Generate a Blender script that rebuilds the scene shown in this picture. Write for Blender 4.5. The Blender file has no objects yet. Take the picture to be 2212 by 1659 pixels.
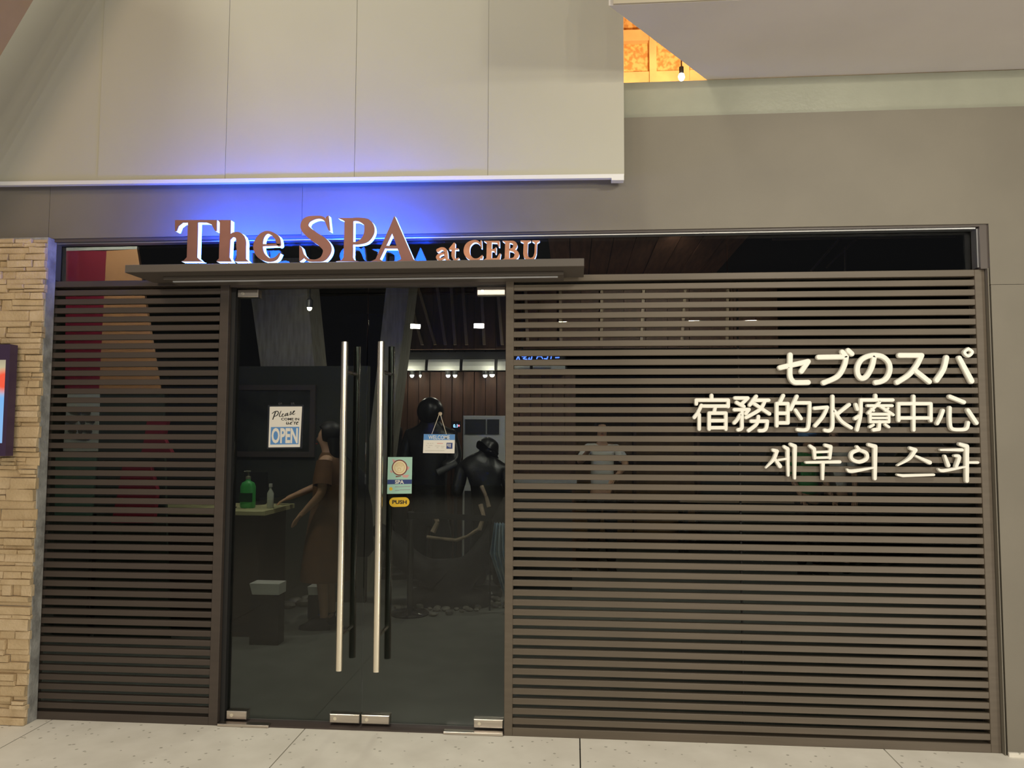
import bpy, bmesh, math, random
from mathutils import Vector, Matrix

S = bpy.context.scene
COL = S.collection
random.seed(7)

# ------------------------------------------------------------------ camera
F_PX = 1661.0
CAM = Vector((2.98239, -4.09124, 1.56934))
RC = Matrix(((0.99676844, 0.0014644, 0.08031515),
             (0.08024325, -0.06420414, -0.99470541),
             (0.00369992, 0.99793571, -0.06411417)))
cd = bpy.data.cameras.new('camera')
cd.sensor_fit = 'HORIZONTAL'; cd.sensor_width = 36.0; cd.lens = F_PX / 2212 * 36.0
cd.clip_start = 0.05; cd.clip_end = 200
cam = bpy.data.objects.new('camera', cd); COL.objects.link(cam)
cam.matrix_world = Matrix.Translation(CAM) @ RC.to_4x4()
S.camera = cam

# ------------------------------------------------------------------ view / world
S.view_settings.view_transform = 'Standard'
S.view_settings.look = 'None'
S.view_settings.gamma = 1.0
S.view_settings.use_curve_mapping = False
S.view_settings.exposure = 0.0
W = bpy.data.worlds.new('night'); S.world = W; W.use_nodes = True
bg = W.node_tree.nodes['Background']
bg.inputs[0].default_value = (0.92, 0.90, 0.95, 1)
bg.inputs[1].default_value = 0.12


def area(name, loc, target, sx, sy, power, color, spread=180):
    l = bpy.data.lights.new(name, 'AREA'); l.shape = 'RECTANGLE'; l.size = sx; l.size_y = sy
    l.energy = power; l.color = color; l.spread = math.radians(spread)
    o = bpy.data.objects.new(name, l); COL.objects.link(o)
    o.location = loc
    o.rotation_euler = (Vector(target) - Vector(loc)).to_track_quat('-Z', 'Y').to_euler()
    return o


# flood lamps on the far side of the plaza (their mirror images show in the shop glass)
FLOODS = [(-0.92, -14.4, 4.2, 50, (1.0, 0.93, 0.75)), (0.66, -14.4, 4.2, 80, (1.0, 0.95, 0.84)),
          (2.73, -14.4, 4.28, 70, (1.0, 0.90, 0.66)), (5.85, -14.4, 4.30, 70, (1.0, 0.90, 0.66)),
          (7.2, -14.4, 4.30, 100, (1.0, 0.90, 0.66))]
for i, (x, y, z, p, c) in enumerate(FLOODS):
    area('flood_light', (x, y, z), (2.6, 0, 1.6), 0.24, 0.11, p, c)
# unseen fill added over the walkway, far right and at ground; warm lamp upper left
area('walkway_fill', (0.2, -1.9, 8.5), (0.4, -0.9, 0.0), 1.5, 0.6, 230, (1.0, 0.94, 0.76))
area('walkway_fill', (4.6, -1.9, 3.5), (4.3, -0.9, 0.0), 0.5, 0.2, 36, (1.0, 0.94, 0.80))
area('right_fill', (10.0, -8.0, 2.8), (2.6, 0.0, 1.8), 0.6, 0.6, 190, (1.0, 0.94, 0.77))  # unseen fill added so brightness falls off to the left
area('soffit_fill', (5.4, -2.3, 0.12), (5.2, -0.6, 3.4), 0.3, 0.3, 20, (1.0, 0.90, 0.78))  # unseen, added to lift the soffit from below
area('warm_light', (-0.3, -4.9, 4.6), (-0.5, -0.1, 2.8), 1.0, 1.0, 48, (1.0, 0.72, 0.46))
S.cycles.max_bounces = 8; S.cycles.diffuse_bounces = 3; S.cycles.glossy_bounces = 3
S.cycles.transparent_max_bounces = 16; S.cycles.caustics_reflective = False


# ------------------------------------------------------------------ survey helpers
def ray(px, py):
    return RC @ Vector(((px - 1106) / F_PX, -(py - 829.5) / F_PX, -1))


def at(px, py, Y):
    v = ray(px, py); return CAM + v * ((Y - CAM.y) / v.y)


def atz(px, py, z):
    v = ray(px, py); return CAM + v * ((z - CAM.z) / v.z)


# ------------------------------------------------------------------ materials
def mat(name, color, rough=0.6, metal=0.0, var=0.0, scale=8.0, bump=0.0, bscale=60.0, color2=None,
        emit=None, strength=0.0, spec=0.5, stretch=None, lo=0.35, hi=0.65, detail=5):
    m = bpy.data.materials.new(name); m.use_nodes = True
    nt = m.node_tree; b = nt.nodes['Principled BSDF']
    b.inputs['Base Color'].default_value = (*color, 1)
    b.inputs['Roughness'].default_value = rough
    b.inputs['Metallic'].default_value = metal
    b.inputs['Specular IOR Level'].default_value = spec
    if emit:
        b.inputs['Emission Color'].default_value = (*emit, 1)
        b.inputs['Emission Strength'].default_value = strength
    tc = nt.nodes.new('ShaderNodeTexCoord')
    mp = nt.nodes.new('ShaderNodeMapping'); nt.links.new(tc.outputs['Object'], mp.inputs[0])
    if stretch: mp.inputs['Scale'].default_value = stretch
    if var > 0 or color2:
        n = nt.nodes.new('ShaderNodeTexNoise'); n.inputs['Scale'].default_value = scale
        n.inputs['Detail'].default_value = detail
        nt.links.new(mp.outputs[0], n.inputs['Vector'])
        r = nt.nodes.new('ShaderNodeValToRGB')
        c2 = color2 or tuple(min(1, c * (1 + var)) for c in color)
        c1 = color if color2 else tuple(c * (1 - var) for c in color)
        r.color_ramp.elements[0].position = lo; r.color_ramp.elements[1].position = hi
        r.color_ramp.elements[0].color = (*c1, 1); r.color_ramp.elements[1].color = (*c2, 1)
        nt.links.new(n.outputs['Fac'], r.inputs[0]); nt.links.new(r.outputs[0], b.inputs['Base Color'])
    if bump > 0:
        n2 = nt.nodes.new('ShaderNodeTexNoise'); n2.inputs['Scale'].default_value = bscale
        n2.inputs['Detail'].default_value = 6
        nt.links.new(mp.outputs[0], n2.inputs['Vector'])
        bp = nt.nodes.new('ShaderNodeBump'); bp.inputs['Strength'].default_value = bump
        bp.inputs['Distance'].default_value = 0.01
        nt.links.new(n2.outputs['Fac'], bp.inputs['Height']); nt.links.new(bp.outputs[0], b.inputs['Normal'])
    return m


def glass_mat(name, tint, refl=0.045):
    m = bpy.data.materials.new(name); m.use_nodes = True
    nt = m.node_tree; nt.nodes.clear()
    out = nt.nodes.new('ShaderNodeOutputMaterial'); mix = nt.nodes.new('ShaderNodeMixShader')
    tr = nt.nodes.new('ShaderNodeBsdfTransparent'); tr.inputs[0].default_value = (*tint, 1)
    gl = nt.nodes.new('ShaderNodeBsdfGlossy'); gl.inputs['Roughness'].default_value = 0.0
    lw = nt.nodes.new('ShaderNodeLayerWeight'); lw.inputs[0].default_value = 0.5
    pw = nt.nodes.new('ShaderNodeMath'); pw.operation = 'POWER'; pw.inputs[1].default_value = 4
    ml = nt.nodes.new('ShaderNodeMath'); ml.operation = 'MULTIPLY_ADD'
    ml.inputs[1].default_value = 0.9; ml.inputs[2].default_value = refl
    nt.links.new(lw.outputs['Facing'], pw.inputs[0]); nt.links.new(pw.outputs[0], ml.inputs[0])
    nt.links.new(ml.outputs[0], mix.inputs[0])
    nt.links.new(tr.outputs[0], mix.inputs[1]); nt.links.new(gl.outputs[0], mix.inputs[2])
    nt.links.new(mix.outputs[0], out.inputs[0])
    return m


def emit_mat(name, color, strength):
    m = bpy.data.materials.new(name); m.use_nodes = True
    nt = m.node_tree; nt.nodes.clear()
    out = nt.nodes.new('ShaderNodeOutputMaterial'); e = nt.nodes.new('ShaderNodeEmission')
    e.inputs[0].default_value = (*color, 1); e.inputs[1].default_value = strength
    nt.links.new(e.outputs[0], out.inputs[0]); return m


M = {}
M['wall'] = mat('wall_paint', (0.192, 0.173, 0.138), 0.65, var=0.04, scale=3, bump=0.05, bscale=250)
M['cream'] = mat('cream_panel', (0.485, 0.472, 0.395), 0.5, var=0.02, scale=2, bump=0.02, bscale=300)
M['band'] = mat('green_grey_paint', (0.33, 0.335, 0.27), 0.30, var=0.05, scale=4, bump=0.12, bscale=40)
M['soffit'] = mat('soffit_paint', (0.64, 0.60, 0.58), 0.7, var=0.03, scale=2)
M['trimwhite'] = mat('white_metal_trim', (0.8, 0.8, 0.8), 0.35)
M['slat_dark'] = mat('narrow_slat_brown', (0.060, 0.046, 0.038), 0.50, var=0.08, scale=6, stretch=(0.4, 1, 6))  # narrow screen only, a darker brown than the wide screen
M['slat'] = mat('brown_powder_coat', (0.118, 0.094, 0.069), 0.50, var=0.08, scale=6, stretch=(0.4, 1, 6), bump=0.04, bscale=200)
M['frame'] = mat('dark_brown_frame', (0.085, 0.068, 0.06), 0.45)
M['black'] = mat('black_rubber', (0.012, 0.012, 0.013), 0.6)
M['ledge'] = mat('ledge_metal', (0.10, 0.085, 0.075), 0.45)
M['alu'] = mat('aluminium', (0.6, 0.6, 0.62), 0.35, 1.0)
M['steel'] = mat('brushed_steel', (0.62, 0.56, 0.5), 0.28, 1.0, var=0.08, scale=30, stretch=(0.2, 1, 4))
M['chrome'] = mat('polished_chrome', (0.95, 0.88, 0.74), 0.26, 1.0)
M['slab'] = None
M['stone'] = mat('sand_stone', (0.52, 0.39, 0.23), 0.85, color2=(0.64, 0.495, 0.31), scale=9, bump=0.5, bscale=70)
M['stone2'] = mat('sand_stone_pale', (0.58, 0.445, 0.275), 0.85, color2=(0.70, 0.555, 0.37), scale=11, bump=0.5, bscale=80)
M['concrete'] = mat('grey_render', (0.33, 0.33, 0.32), 0.85, var=0.3, scale=14, bump=0.4, bscale=60)
M['copper'] = mat('rose_copper', (0.24, 0.115, 0.10), 0.4, 0.5, var=0.06, scale=10)
M['copper2'] = mat('bright_copper', (0.46, 0.21, 0.125), 0.35, 0.5, var=0.15, scale=25)
M['acrylic'] = emit_mat('lit_acrylic', (0.50, 0.66, 1.0), 2.6)
M['acrylic2'] = emit_mat('lit_acrylic_dim', (0.75, 0.85, 1.0), 1.6)
M['led'] = emit_mat('blue_led', (0.012, 0.075, 1.0), 115.0)
M['led2'] = emit_mat('blue_led_dim', (0.12, 0.25, 1.0), 5)
M['white'] = mat('white_acrylic', (0.88, 0.86, 0.78), 0.35)
M['paper'] = mat('white_card', (0.80, 0.78, 0.72), 0.5)
M['paperblue'] = mat('blue_print', (0.10, 0.28, 0.62), 0.5)
M['navy'] = mat('navy_print', (0.03, 0.06, 0.22), 0.5)
M['ink'] = mat('black_ink', (0.012, 0.012, 0.012), 0.6)
M['grey_ink'] = mat('grey_ink', (0.35, 0.40, 0.40), 0.6)
M['red_ink'] = mat('red_ink', (0.55, 0.08, 0.06), 0.6)
M['mint'] = mat('mint_print', (0.40, 0.66, 0.56), 0.5)
M['gold'] = mat('sand_print', (0.72, 0.56, 0.30), 0.5)
M['gold2'] = mat('pale_sand_print', (0.85, 0.74, 0.48), 0.5)
M['maroon'] = mat('maroon_print', (0.20, 0.03, 0.03), 0.5)
M['pink'] = mat('pink_print', (0.70, 0.38, 0.36), 0.5)
M['yellow'] = mat('yellow_sticker', (0.80, 0.52, 0.03), 0.45)
M['clear'] = glass_mat('clear_plastic', (0.93, 0.93, 0.93), 0.10)
M['glass'] = glass_mat('tinted_glass', (0.64, 0.67, 0.65), 0.03)
M['string'] = mat('cotton_string', (0.70, 0.64, 0.50), 0.8)
# interior
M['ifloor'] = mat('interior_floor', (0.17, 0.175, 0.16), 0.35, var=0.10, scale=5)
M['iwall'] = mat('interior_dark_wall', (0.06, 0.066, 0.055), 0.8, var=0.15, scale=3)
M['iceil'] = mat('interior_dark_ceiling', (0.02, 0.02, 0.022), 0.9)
M['timber'] = mat('red_brown_board', (0.10, 0.045, 0.026), 0.6, var=0.25, scale=5, stretch=(6, 6, 0.6))
M['batten'] = mat('pale_batten', (0.42, 0.30, 0.19), 0.5)
M['column'] = mat('raw_concrete', (0.36, 0.33, 0.26), 0.8, color2=(0.50, 0.46, 0.37), scale=6, stretch=(6, 6, 0.8))
M['osb'] = mat('osb_board', (0.52, 0.26, 0.08), 0.8, color2=(0.80, 0.50, 0.20), scale=22, detail=3, lo=0.42, hi=0.58)
M['pine'] = mat('pine_rafter', (0.74, 0.47, 0.22), 0.7, var=0.12, scale=6)
M['bulb'] = emit_mat('lit_bulb', (1.0, 0.97, 0.9), 60)
M['spot'] = emit_mat('lit_spot', (1.0, 0.93, 0.75), 14)
M['spotw'] = emit_mat('lit_spot_white', (0.92, 0.96, 1.0), 14)
M['bluesign'] = emit_mat('reflected_blue_neon', (0.10, 0.22, 1.0), 4)
M['bluedisp'] = emit_mat('blue_display', (0.25, 0.5, 1.0), 6)
M['reddisp'] = emit_mat('red_display', (0.9, 0.25, 0.35), 3)
M['appliance'] = mat('white_appliance', (0.60, 0.60, 0.56), 0.4)
M['louvre'] = mat('dark_louvre', (0.03, 0.03, 0.032), 0.5)
M['darkstone'] = mat('black_stone', (0.012, 0.012, 0.012), 0.35, bump=0.3, bscale=25, var=0.3)
M['driftwood'] = mat('black_driftwood', (0.010, 0.009, 0.008), 0.7, bump=0.15, bscale=12)
M['palewood'] = mat('pale_driftwood', (0.36, 0.27, 0.19), 0.7, var=0.25, scale=14)
M['pebble'] = mat('river_pebble', (0.16, 0.15, 0.13), 0.6, var=0.5, scale=10)
M['bluecloth'] = mat('blue_cloth', (0.08, 0.25, 0.42), 0.6, color2=(0.5, 0.6, 0.65), scale=7, stretch=(4, 4, 0.8))
M['counter'] = mat('dark_counter', (0.03, 0.02, 0.014), 0.5)
M['ctop'] = mat('olive_counter_top', (0.50, 0.47, 0.25), 0.5)
M['greenbottle'] = mat('green_bottle', (0.06, 0.42, 0.10), 0.35)
M['greenlabel'] = mat('dark_green_label', (0.012, 0.05, 0.02), 0.5)
M['skin'] = mat('skin', (0.55, 0.32, 0.20), 0.55)
M['hair'] = mat('black_hair', (0.012, 0.010, 0.009), 0.5)
M['dress'] = mat('brown_dress', (0.16, 0.075, 0.03), 0.75, var=0.12, scale=12)
M['darkcloth'] = mat('dark_cloth', (0.012, 0.012, 0.014), 0.8)
M['whiteshirt'] = mat('white_shirt', (0.72, 0.70, 0.64), 0.8)
M['greencloth'] = mat('green_cloth', (0.05, 0.30, 0.07), 0.8)
M['cap'] = mat('blue_cap', (0.12, 0.26, 0.50), 0.8)
M['red'] = mat('crimson_panel', (0.30, 0.02, 0.045), 0.5)
M['orange'] = mat('orange_panel', (0.62, 0.30, 0.13), 0.5, var=0.06, scale=3)
M['bwhite'] = mat('white_board', (0.62, 0.62, 0.56), 0.5)
M['bgreen'] = mat('sea_green_panel', (0.10, 0.20, 0.15), 0.6)
M['crimson'] = mat('crimson_cloth', (0.28, 0.01, 0.035), 0.7)
M['screenframe'] = mat('violet_black_bezel', (0.06, 0.035, 0.085), 0.35)


def slab_material():
    m = bpy.data.materials.new('speckled_paving'); m.use_nodes = True
    nt = m.node_tree; b = nt.nodes['Principled BSDF']
    tc = nt.nodes.new('ShaderNodeTexCoord')
    n = nt.nodes.new('ShaderNodeTexNoise'); n.inputs['Scale'].default_value = 5; n.inputs['Detail'].default_value = 8
    nt.links.new(tc.outputs['Object'], n.inputs['Vector'])
    r = nt.nodes.new('ShaderNodeValToRGB')
    r.color_ramp.elements[0].position = 0.3; r.color_ramp.elements[1].position = 0.75
    r.color_ramp.elements[0].color = (0.72, 0.68, 0.60, 1); r.color_ramp.elements[1].color = (0.84, 0.80, 0.72, 1)
    nt.links.new(n.outputs['Fac'], r.inputs[0])
    v = nt.nodes.new('ShaderNodeTexVoronoi'); v.inputs['Scale'].default_value = 19
    nt.links.new(tc.outputs['Object'], v.inputs['Vector'])
    n3 = nt.nodes.new('ShaderNodeTexNoise'); n3.inputs['Scale'].default_value = 60
    nt.links.new(tc.outputs['Object'], n3.inputs['Vector'])
    a = nt.nodes.new('ShaderNodeMath'); a.operation = 'MULTIPLY_ADD'
    a.inputs[1].default_value = 0.22; nt.links.new(n3.outputs['Fac'], a.inputs[0]); nt.links.new(v.outputs['Distance'], a.inputs[2])
    r2 = nt.nodes.new('ShaderNodeValToRGB')
    r2.color_ramp.elements[0].position = 0.225; r2.color_ramp.elements[1].position = 0.265
    r2.color_ramp.elements[0].color = (0.55, 0.55, 0.55, 1); r2.color_ramp.elements[1].color = (0, 0, 0, 1)
    nt.links.new(a.outputs[0], r2.inputs[0])
    mx = nt.nodes.new('ShaderNodeMix'); mx.data_type = 'RGBA'
    mx.inputs[7].default_value = (0.16, 0.14, 0.10, 1)
    nt.links.new(r2.outputs[0], mx.inputs[0]); nt.links.new(r.outputs[0], mx.inputs[6])
    nt.links.new(mx.outputs[2], b.inputs['Base Color'])
    b.inputs['Roughness'].default_value = 0.55
    return m


M['slab'] = slab_material()


def screen_material():
    """lit display picture: pale sky with a red balloon, in object coordinates (x 0..w, z 0..h)"""
    m = bpy.data.materials.new('lit_screen'); m.use_nodes = True
    nt = m.node_tree; nt.nodes.clear()
    out = nt.nodes.new('ShaderNodeOutputMaterial'); e = nt.nodes.new('ShaderNodeEmission')
    e.inputs[1].default_value = 0.95
    tc = nt.nodes.new('ShaderNodeTexCoord'); sp = nt.nodes.new('ShaderNodeSeparateXYZ')
    nt.links.new(tc.outputs['Object'], sp.inputs[0])
    mr = nt.nodes.new('ShaderNodeMapRange'); mr.inputs[1].default_value = 1.49; mr.inputs[2].default_value = 1.965
    nt.links.new(sp.outputs['Z'], mr.inputs[0])
    r = nt.nodes.new('ShaderNodeValToRGB'); cr = r.color_ramp
    cr.elements[0].position = 0.0; cr.elements[0].color = (0.30, 0.52, 0.85, 1)
    cr.elements[1].position = 1.0; cr.elements[1].color = (0.42, 0.36, 0.26, 1)
    k = cr.elements.new(0.55); k.color = (0.22, 0.50, 0.92, 1)
    k = cr.elements.new(0.68); k.color = (0.80, 0.50, 0.38, 1)
    k = cr.elements.new(0.86); k.color = (0.62, 0.55, 0.34, 1)
    nt.links.new(mr.outputs[0], r.inputs[0])
    d = nt.nodes.new('ShaderNodeVectorMath'); d.operation = 'DISTANCE'
    d.inputs[1].default_value = (-0.105, -0.1595, 1.845)
    nt.links.new(tc.outputs['Object'], d.inputs[0])
    r2 = nt.nodes.new('ShaderNodeValToRGB')
    r2.color_ramp.elements[0].position = 0.035; r2.color_ramp.elements[0].color = (1, 1, 1, 1)
    r2.color_ramp.elements[1].position = 0.075; r2.color_ramp.elements[1].color = (0, 0, 0, 1)
    nt.links.new(d.outputs['Value'], r2.inputs[0])
    mx = nt.nodes.new('ShaderNodeMix'); mx.data_type = 'RGBA'; mx.inputs[7].default_value = (0.95, 0.12, 0.06, 1)
    nt.links.new(r2.outputs[0], mx.inputs[0]); nt.links.new(r.outputs[0], mx.inputs[6])
    nt.links.new(mx.outputs[2], e.inputs[0]); nt.links.new(e.outputs[0], out.inputs[0])
    return m


M['screen'] = screen_material()


# ------------------------------------------------------------------ mesh helpers
class MB:
    def __init__(s): s.v = []; s.f = []

    def add(s, vs, fs):
        o = len(s.v); s.v += [tuple(v) for v in vs]; s.f += [tuple(i + o for i in f) for f in fs]; return s

    def box(s, a, b):
        x0, y0, z0 = a; x1, y1, z1 = b
        return s.add([(x0, y0, z0), (x1, y0, z0), (x1, y1, z0), (x0, y1, z0), (x0, y0, z1), (x1, y0, z1), (x1, y1, z1), (x0, y1, z1)],
                     [(0, 3, 2, 1), (4, 5, 6, 7), (0, 1, 5, 4), (1, 2, 6, 5), (2, 3, 7, 6), (3, 0, 4, 7)])

    def cbox(s, a, b, c=0.004):
        """box with chamfered front (low-y) edges"""
        x0, y0, z0 = a; x1, y1, z1 = b
        vs = [(x0 + c, y0, z0 + c), (x1 - c, y0, z0 + c), (x1 - c, y0, z1 - c), (x0 + c, y0, z1 - c),
              (x0, y0 + c, z0), (x1, y0 + c, z0), (x1, y0 + c, z1), (x0, y0 + c, z1),
              (x0, y1, z0), (x1, y1, z0), (x1, y1, z1), (x0, y1, z1)]
        fs = [(0, 1, 2, 3), (0, 4, 5, 1), (1, 5, 6, 2), (2, 6, 7, 3), (3, 7, 4, 0),
              (4, 8, 9, 5), (5, 9, 10, 6), (6, 10, 11, 7), (7, 11, 8, 4), (8, 11, 10, 9)]
        return s.add(vs, fs)

    def prism(s, pts, d):
        """polygon (3D points) extruded by vector d"""
        n = len(pts); d = Vector(d)
        vs = [Vector(p) for p in pts] + [Vector(p) + d for p in pts]
        fs = [tuple(range(n)), tuple(range(2 * n - 1, n - 1, -1))]
        fs += [(i, i + n, (i + 1) % n + n, (i + 1) % n) for i in range(n)]
        return s.add(vs, fs)

    def tube(s, a, b, r, r2=None, n=16, caps=True):
        a = Vector(a); b = Vector(b); r2 = r if r2 is None else r2
        q = (b - a).to_track_quat('Z', 'Y')
        ring = [q @ Vector((math.cos(2 * math.pi * i / n), math.sin(2 * math.pi * i / n), 0)) for i in range(n)]
        vs = [a + v * r for v in ring] + [b + v * r2 for v in ring]
        fs = [(i, (i + 1) % n, (i + 1) % n + n, i + n) for i in range(n)]
        if caps: fs += [tuple(range(n - 1, -1, -1)), tuple(range(n, 2 * n))]
        return s.add(vs, fs)

    def path(s, pts, r, n=8):
        for i in range(len(pts) - 1): s.tube(pts[i], pts[i + 1], r, n=n)
        return s

    def lathe(s, c, prof, n=24):
        """prof = [(r,z)...] around vertical axis at c"""
        c = Vector(c); k = len(prof); vs = []; fs = []
        for i in range(n):
            a = 2 * math.pi * i / n
            for r, z in prof: vs.append(c + Vector((r * math.cos(a), r * math.sin(a), z)))
        for i in range(n):
            j = (i + 1) % n
            for t in range(k - 1): fs.append((i * k + t, j * k + t, j * k + t + 1, i * k + t + 1))
        fs.append(tuple(i * k for i in range(n - 1, -1, -1))); fs.append(tuple(i * k + k - 1 for i in range(n)))
        return s.add(vs, fs)

    def ellipsoid(s, c, r, nu=16, nv=10, squash=None):
        c = Vector(c); vs = []; fs = []
        for j in range(nv + 1):
            t = math.pi * j / nv
            for i in range(nu):
                a = 2 * math.pi * i / nu
                v = Vector((r[0] * math.sin(t) * math.cos(a), r[1] * math.sin(t) * math.sin(a), r[2] * math.cos(t)))
                vs.append(c + (squash(v) if squash else v))
        for j in range(nv):
            for i in range(nu):
                k = (i + 1) % nu
                fs.append((j * nu + i, (j + 1) * nu + i, (j + 1) * nu + k, j * nu + k))
        return s.add(vs, fs)

    def loft(s, rings, n=24, cap=True):
        """rings = [(cx,cy,z,rx,ry)]"""
        vs = []; fs = []
        for cx, cy, z, rx, ry in rings:
            for i in range(n):
                a = 2 * math.pi * i / n; vs.append((cx + rx * math.cos(a), cy + ry * math.sin(a), z))
        for j in range(len(rings) - 1):
            for i in range(n):
                k = (i + 1) % n; fs.append((j * n + i, j * n + k, (j + 1) * n + k, (j + 1) * n + i))
        if cap: fs += [tuple(range(n - 1, -1, -1)), tuple((len(rings) - 1) * n + i for i in range(n))]
        return s.add(vs, fs)

    def build(s, name, m, parent=None, smooth=False, bevel=0.0):
        me = bpy.data.meshes.new(name); me.from_pydata(s.v, [], s.f); me.validate()
        bm = bmesh.new(); bm.from_mesh(me); bmesh.ops.recalc_face_normals(bm, faces=bm.faces); bm.to_mesh(me); bm.free()
        if smooth:
            me.polygons.foreach_set('use_smooth', [True] * len(me.polygons))
            try: me.set_sharp_from_angle(angle=math.radians(40))
            except Exception: pass
        me.materials.append(M[m] if isinstance(m, str) else m)
        o = bpy.data.objects.new(name, me); COL.objects.link(o)
        if parent is not None: o.parent = parent
        if bevel:
            md = o.modifiers.new('edge', 'BEVEL'); md.width = bevel; md.segments = 2; md.limit_method = 'ANGLE'
        return o


def empty(name, loc=(0, 0, 0)):
    o = bpy.data.objects.new(name, None); COL.objects.link(o); o.empty_display_size = 0.1
    return o      # parts carry world coordinates, so the Empty stays at the origin unless moved


def root(name, loc):
    o = bpy.data.objects.new(name, None); COL.objects.link(o); o.location = loc; o.empty_display_size = 0.1
    return o


def tag(o, label=None, cat=None, group=None, kind=None):
    if label: o['label'] = label
    if cat: o['category'] = cat
    if group: o['group'] = group
    if kind: o['kind'] = kind
    return o


def structure(o, label, cat=None): return tag(o, label, cat, kind='structure')


def share(src, name, parent, loc=None):
    o = src.copy(); o.name = name; COL.objects.link(o); o.parent = parent
    if loc is not None: o.location = loc
    return o


# ================================================================== SETTING
# ---- paving in front (joints every 1.46 m, measured)
fl = root('floor', (0, 0, 0)); structure(fl, 'pale speckled stone paving in front of the shop', 'floor')
xs = [-4.24, -2.78, -1.32, 0.14, 1.556, 3.010, 4.525, 5.98, 7.44, 8.9]
ys = [-19.0, -17.2, -15.4, -13.6, -11.8, -10.0, -8.2, -6.4, -4.6, -2.9, -1.45, 0.0]
for j in range(len(ys) - 1):
    for i in range(len(xs) - 1):
        MB().box((xs[i] + 0.003, ys[j] + 0.003, -0.06), (xs[i + 1] - 0.003, ys[j + 1] - (0.003 if ys[j + 1] < 0 else -0.09), 0.0)).build('paving_slab', 'slab', fl)
MB().box((-4.3, -19.1, -0.09), (9, 0.1, -0.055)).build('joint_bed', mat('joint_dirt', (0.10, 0.085, 0.065), 0.9), fl)

# ---- outer wall in brown paint, panels with hairline joints
wl = root('wall_front', (0, 0, 0)); structure(wl, 'brown painted wall around the shop opening', 'wall')
WY0, WY1 = -0.03, 0.10
TOP = 2.652


def wallpanel(x0, x1, z0, z1): return MB().box((x0 + 0.001, WY0, z0 + 0.001), (x1 - 0.001, WY1, z1 - 0.001)).build('panel', 'wall', wl)


wallpanel(-4.2, 0.021, 2.66, 3.262)
wallpanel(0.021, 1.49, TOP + 0.005, 3.262)
MB().box((1.491, WY0, TOP - 0.001), (8.4, WY1, 3.262)).build('panel', 'wall', wl)
MB().box((5.10, WY0, 2.336), (8.4, WY1, TOP - 0.001)).build('panel', 'wall', wl)
wallpanel(5.10, 8.4, 0.0, 2.335)
MB().box((-4.2, 0.0, 0), (0.0, WY1, 2.659)).build('panel', 'wall', wl)
MB().box((-4.2, -0.012, 3.262), (8.4, 0.10, 3.463)).build('upper_band', 'band', wl)['label'] = 'greenish grey glossy painted band'
MB().box((5.10, WY0 - 0.012, 0.0), (8.4, WY0, 0.02)).build('mortar_fillet', 'slab', wl)

# ---- cream fascia panels projecting above the sign
up = root('wall_upper', (0, 0, 0)); structure(up, 'cream fascia of tall panels above the entrance', 'wall')
def fz(x): return 2.963 - 0.0112 * (x + 0.228)
fx = [-2.52, -1.795, -1.09, -0.37, 0.345, 1.078, 1.800, 2.527, 3.248]
for i in range(len(fx) - 1):
    a, b = fx[i] + 0.0008, fx[i + 1] - 0.0008
    dy = [0, .002, 0, .003, 0, 0.002, 0.004, 0.0][i]
    MB().prism([(a, -0.10 + dy, fz(a)), (b, -0.10 + dy, fz(b)), (b, -0.10 + dy, 5.2), (a, -0.10 + dy, 5.2)], (0, 0.068, 0)).build('panel', 'cream', up)
MB().prism([(-2.52, -0.094, fz(-2.52) + 0.01), (3.246, -0.094, fz(3.246) + 0.01), (3.246, -0.094, 5.19), (-2.52, -0.094, 5.19)], (0, 0.05, 0)).build('backing', 'black', up)
t1 = root('trim_1', (0, 0, 0)); structure(t1, 'thin white drip trim along the bottom of the cream fascia', 'trim')
for a, b in ((-2.52, 1.078), (1.078, 1.80), (1.80, 3.18)):
    MB().prism([(a, -0.112, fz(a) - 0.018), (b, -0.112, fz(b) - 0.018), (b, -0.112, fz(b) + 0.003), (a, -0.112, fz(a) + 0.003)], (0, 0.03, 0)).build('drip_profile', 'trimwhite', t1)
a, b = 3.18, 3.245
MB().prism([(a, -0.112, fz(a) - 0.03), (b, -0.112, fz(b) - 0.03), (b, -0.112, fz(b) + 0.003), (a, -0.112, fz(a) + 0.003)], (0, 0.05, 0)).build('end_stop', 'trimwhite', t1)

# ---- big roof overhang upper right (soffit seen from below), oblique left edge
ce = root('ceiling', (0, 0, 0)); structure(ce, 'mauve grey soffit of the roof overhang', 'ceiling')
zs = 3.468
p_near = atz(1315, 12, zs); p_far = atz(1527, 176, zs); p_nr = atz(1640, 0, zs)
yn = p_near.y
pts = [(p_near.x, yn, zs), (8.4, yn, zs), (8.4, 0.0, zs), (p_far.x, 0.0, zs)]
MB().prism(pts, (0, 0, 0.35)).build('soffit_slab', 'soffit', ce)
MB().box((p_near.x + 0.02, yn - 0.012, zs + 0.001), (8.4, yn, zs + 0.5)).build('edge_board', mat('beige_edge', (0.50, 0.44, 0.34), 0.6), ce)

# ---- leaning concrete beam end in the upper left corner
q0 = at(72, 0, -0.45); q1 = at(0, 122, -0.45); dv = (q0 - q1).normalized()
nrm = Vector((-dv.z, 0, dv.x))
A = q1 - dv * 0.6; B = q0 + dv * 1.2
lb = MB().prism([A, B, B + nrm * 0.6, A + nrm * 0.6], (0, -0.35, 0)).build('column_leaning', mat('warm_concrete', (0.40, 0.28, 0.18), 0.7, var=0.06, scale=5))
structure(lb, 'slanting brown concrete column in the upper corner', 'column')

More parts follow.
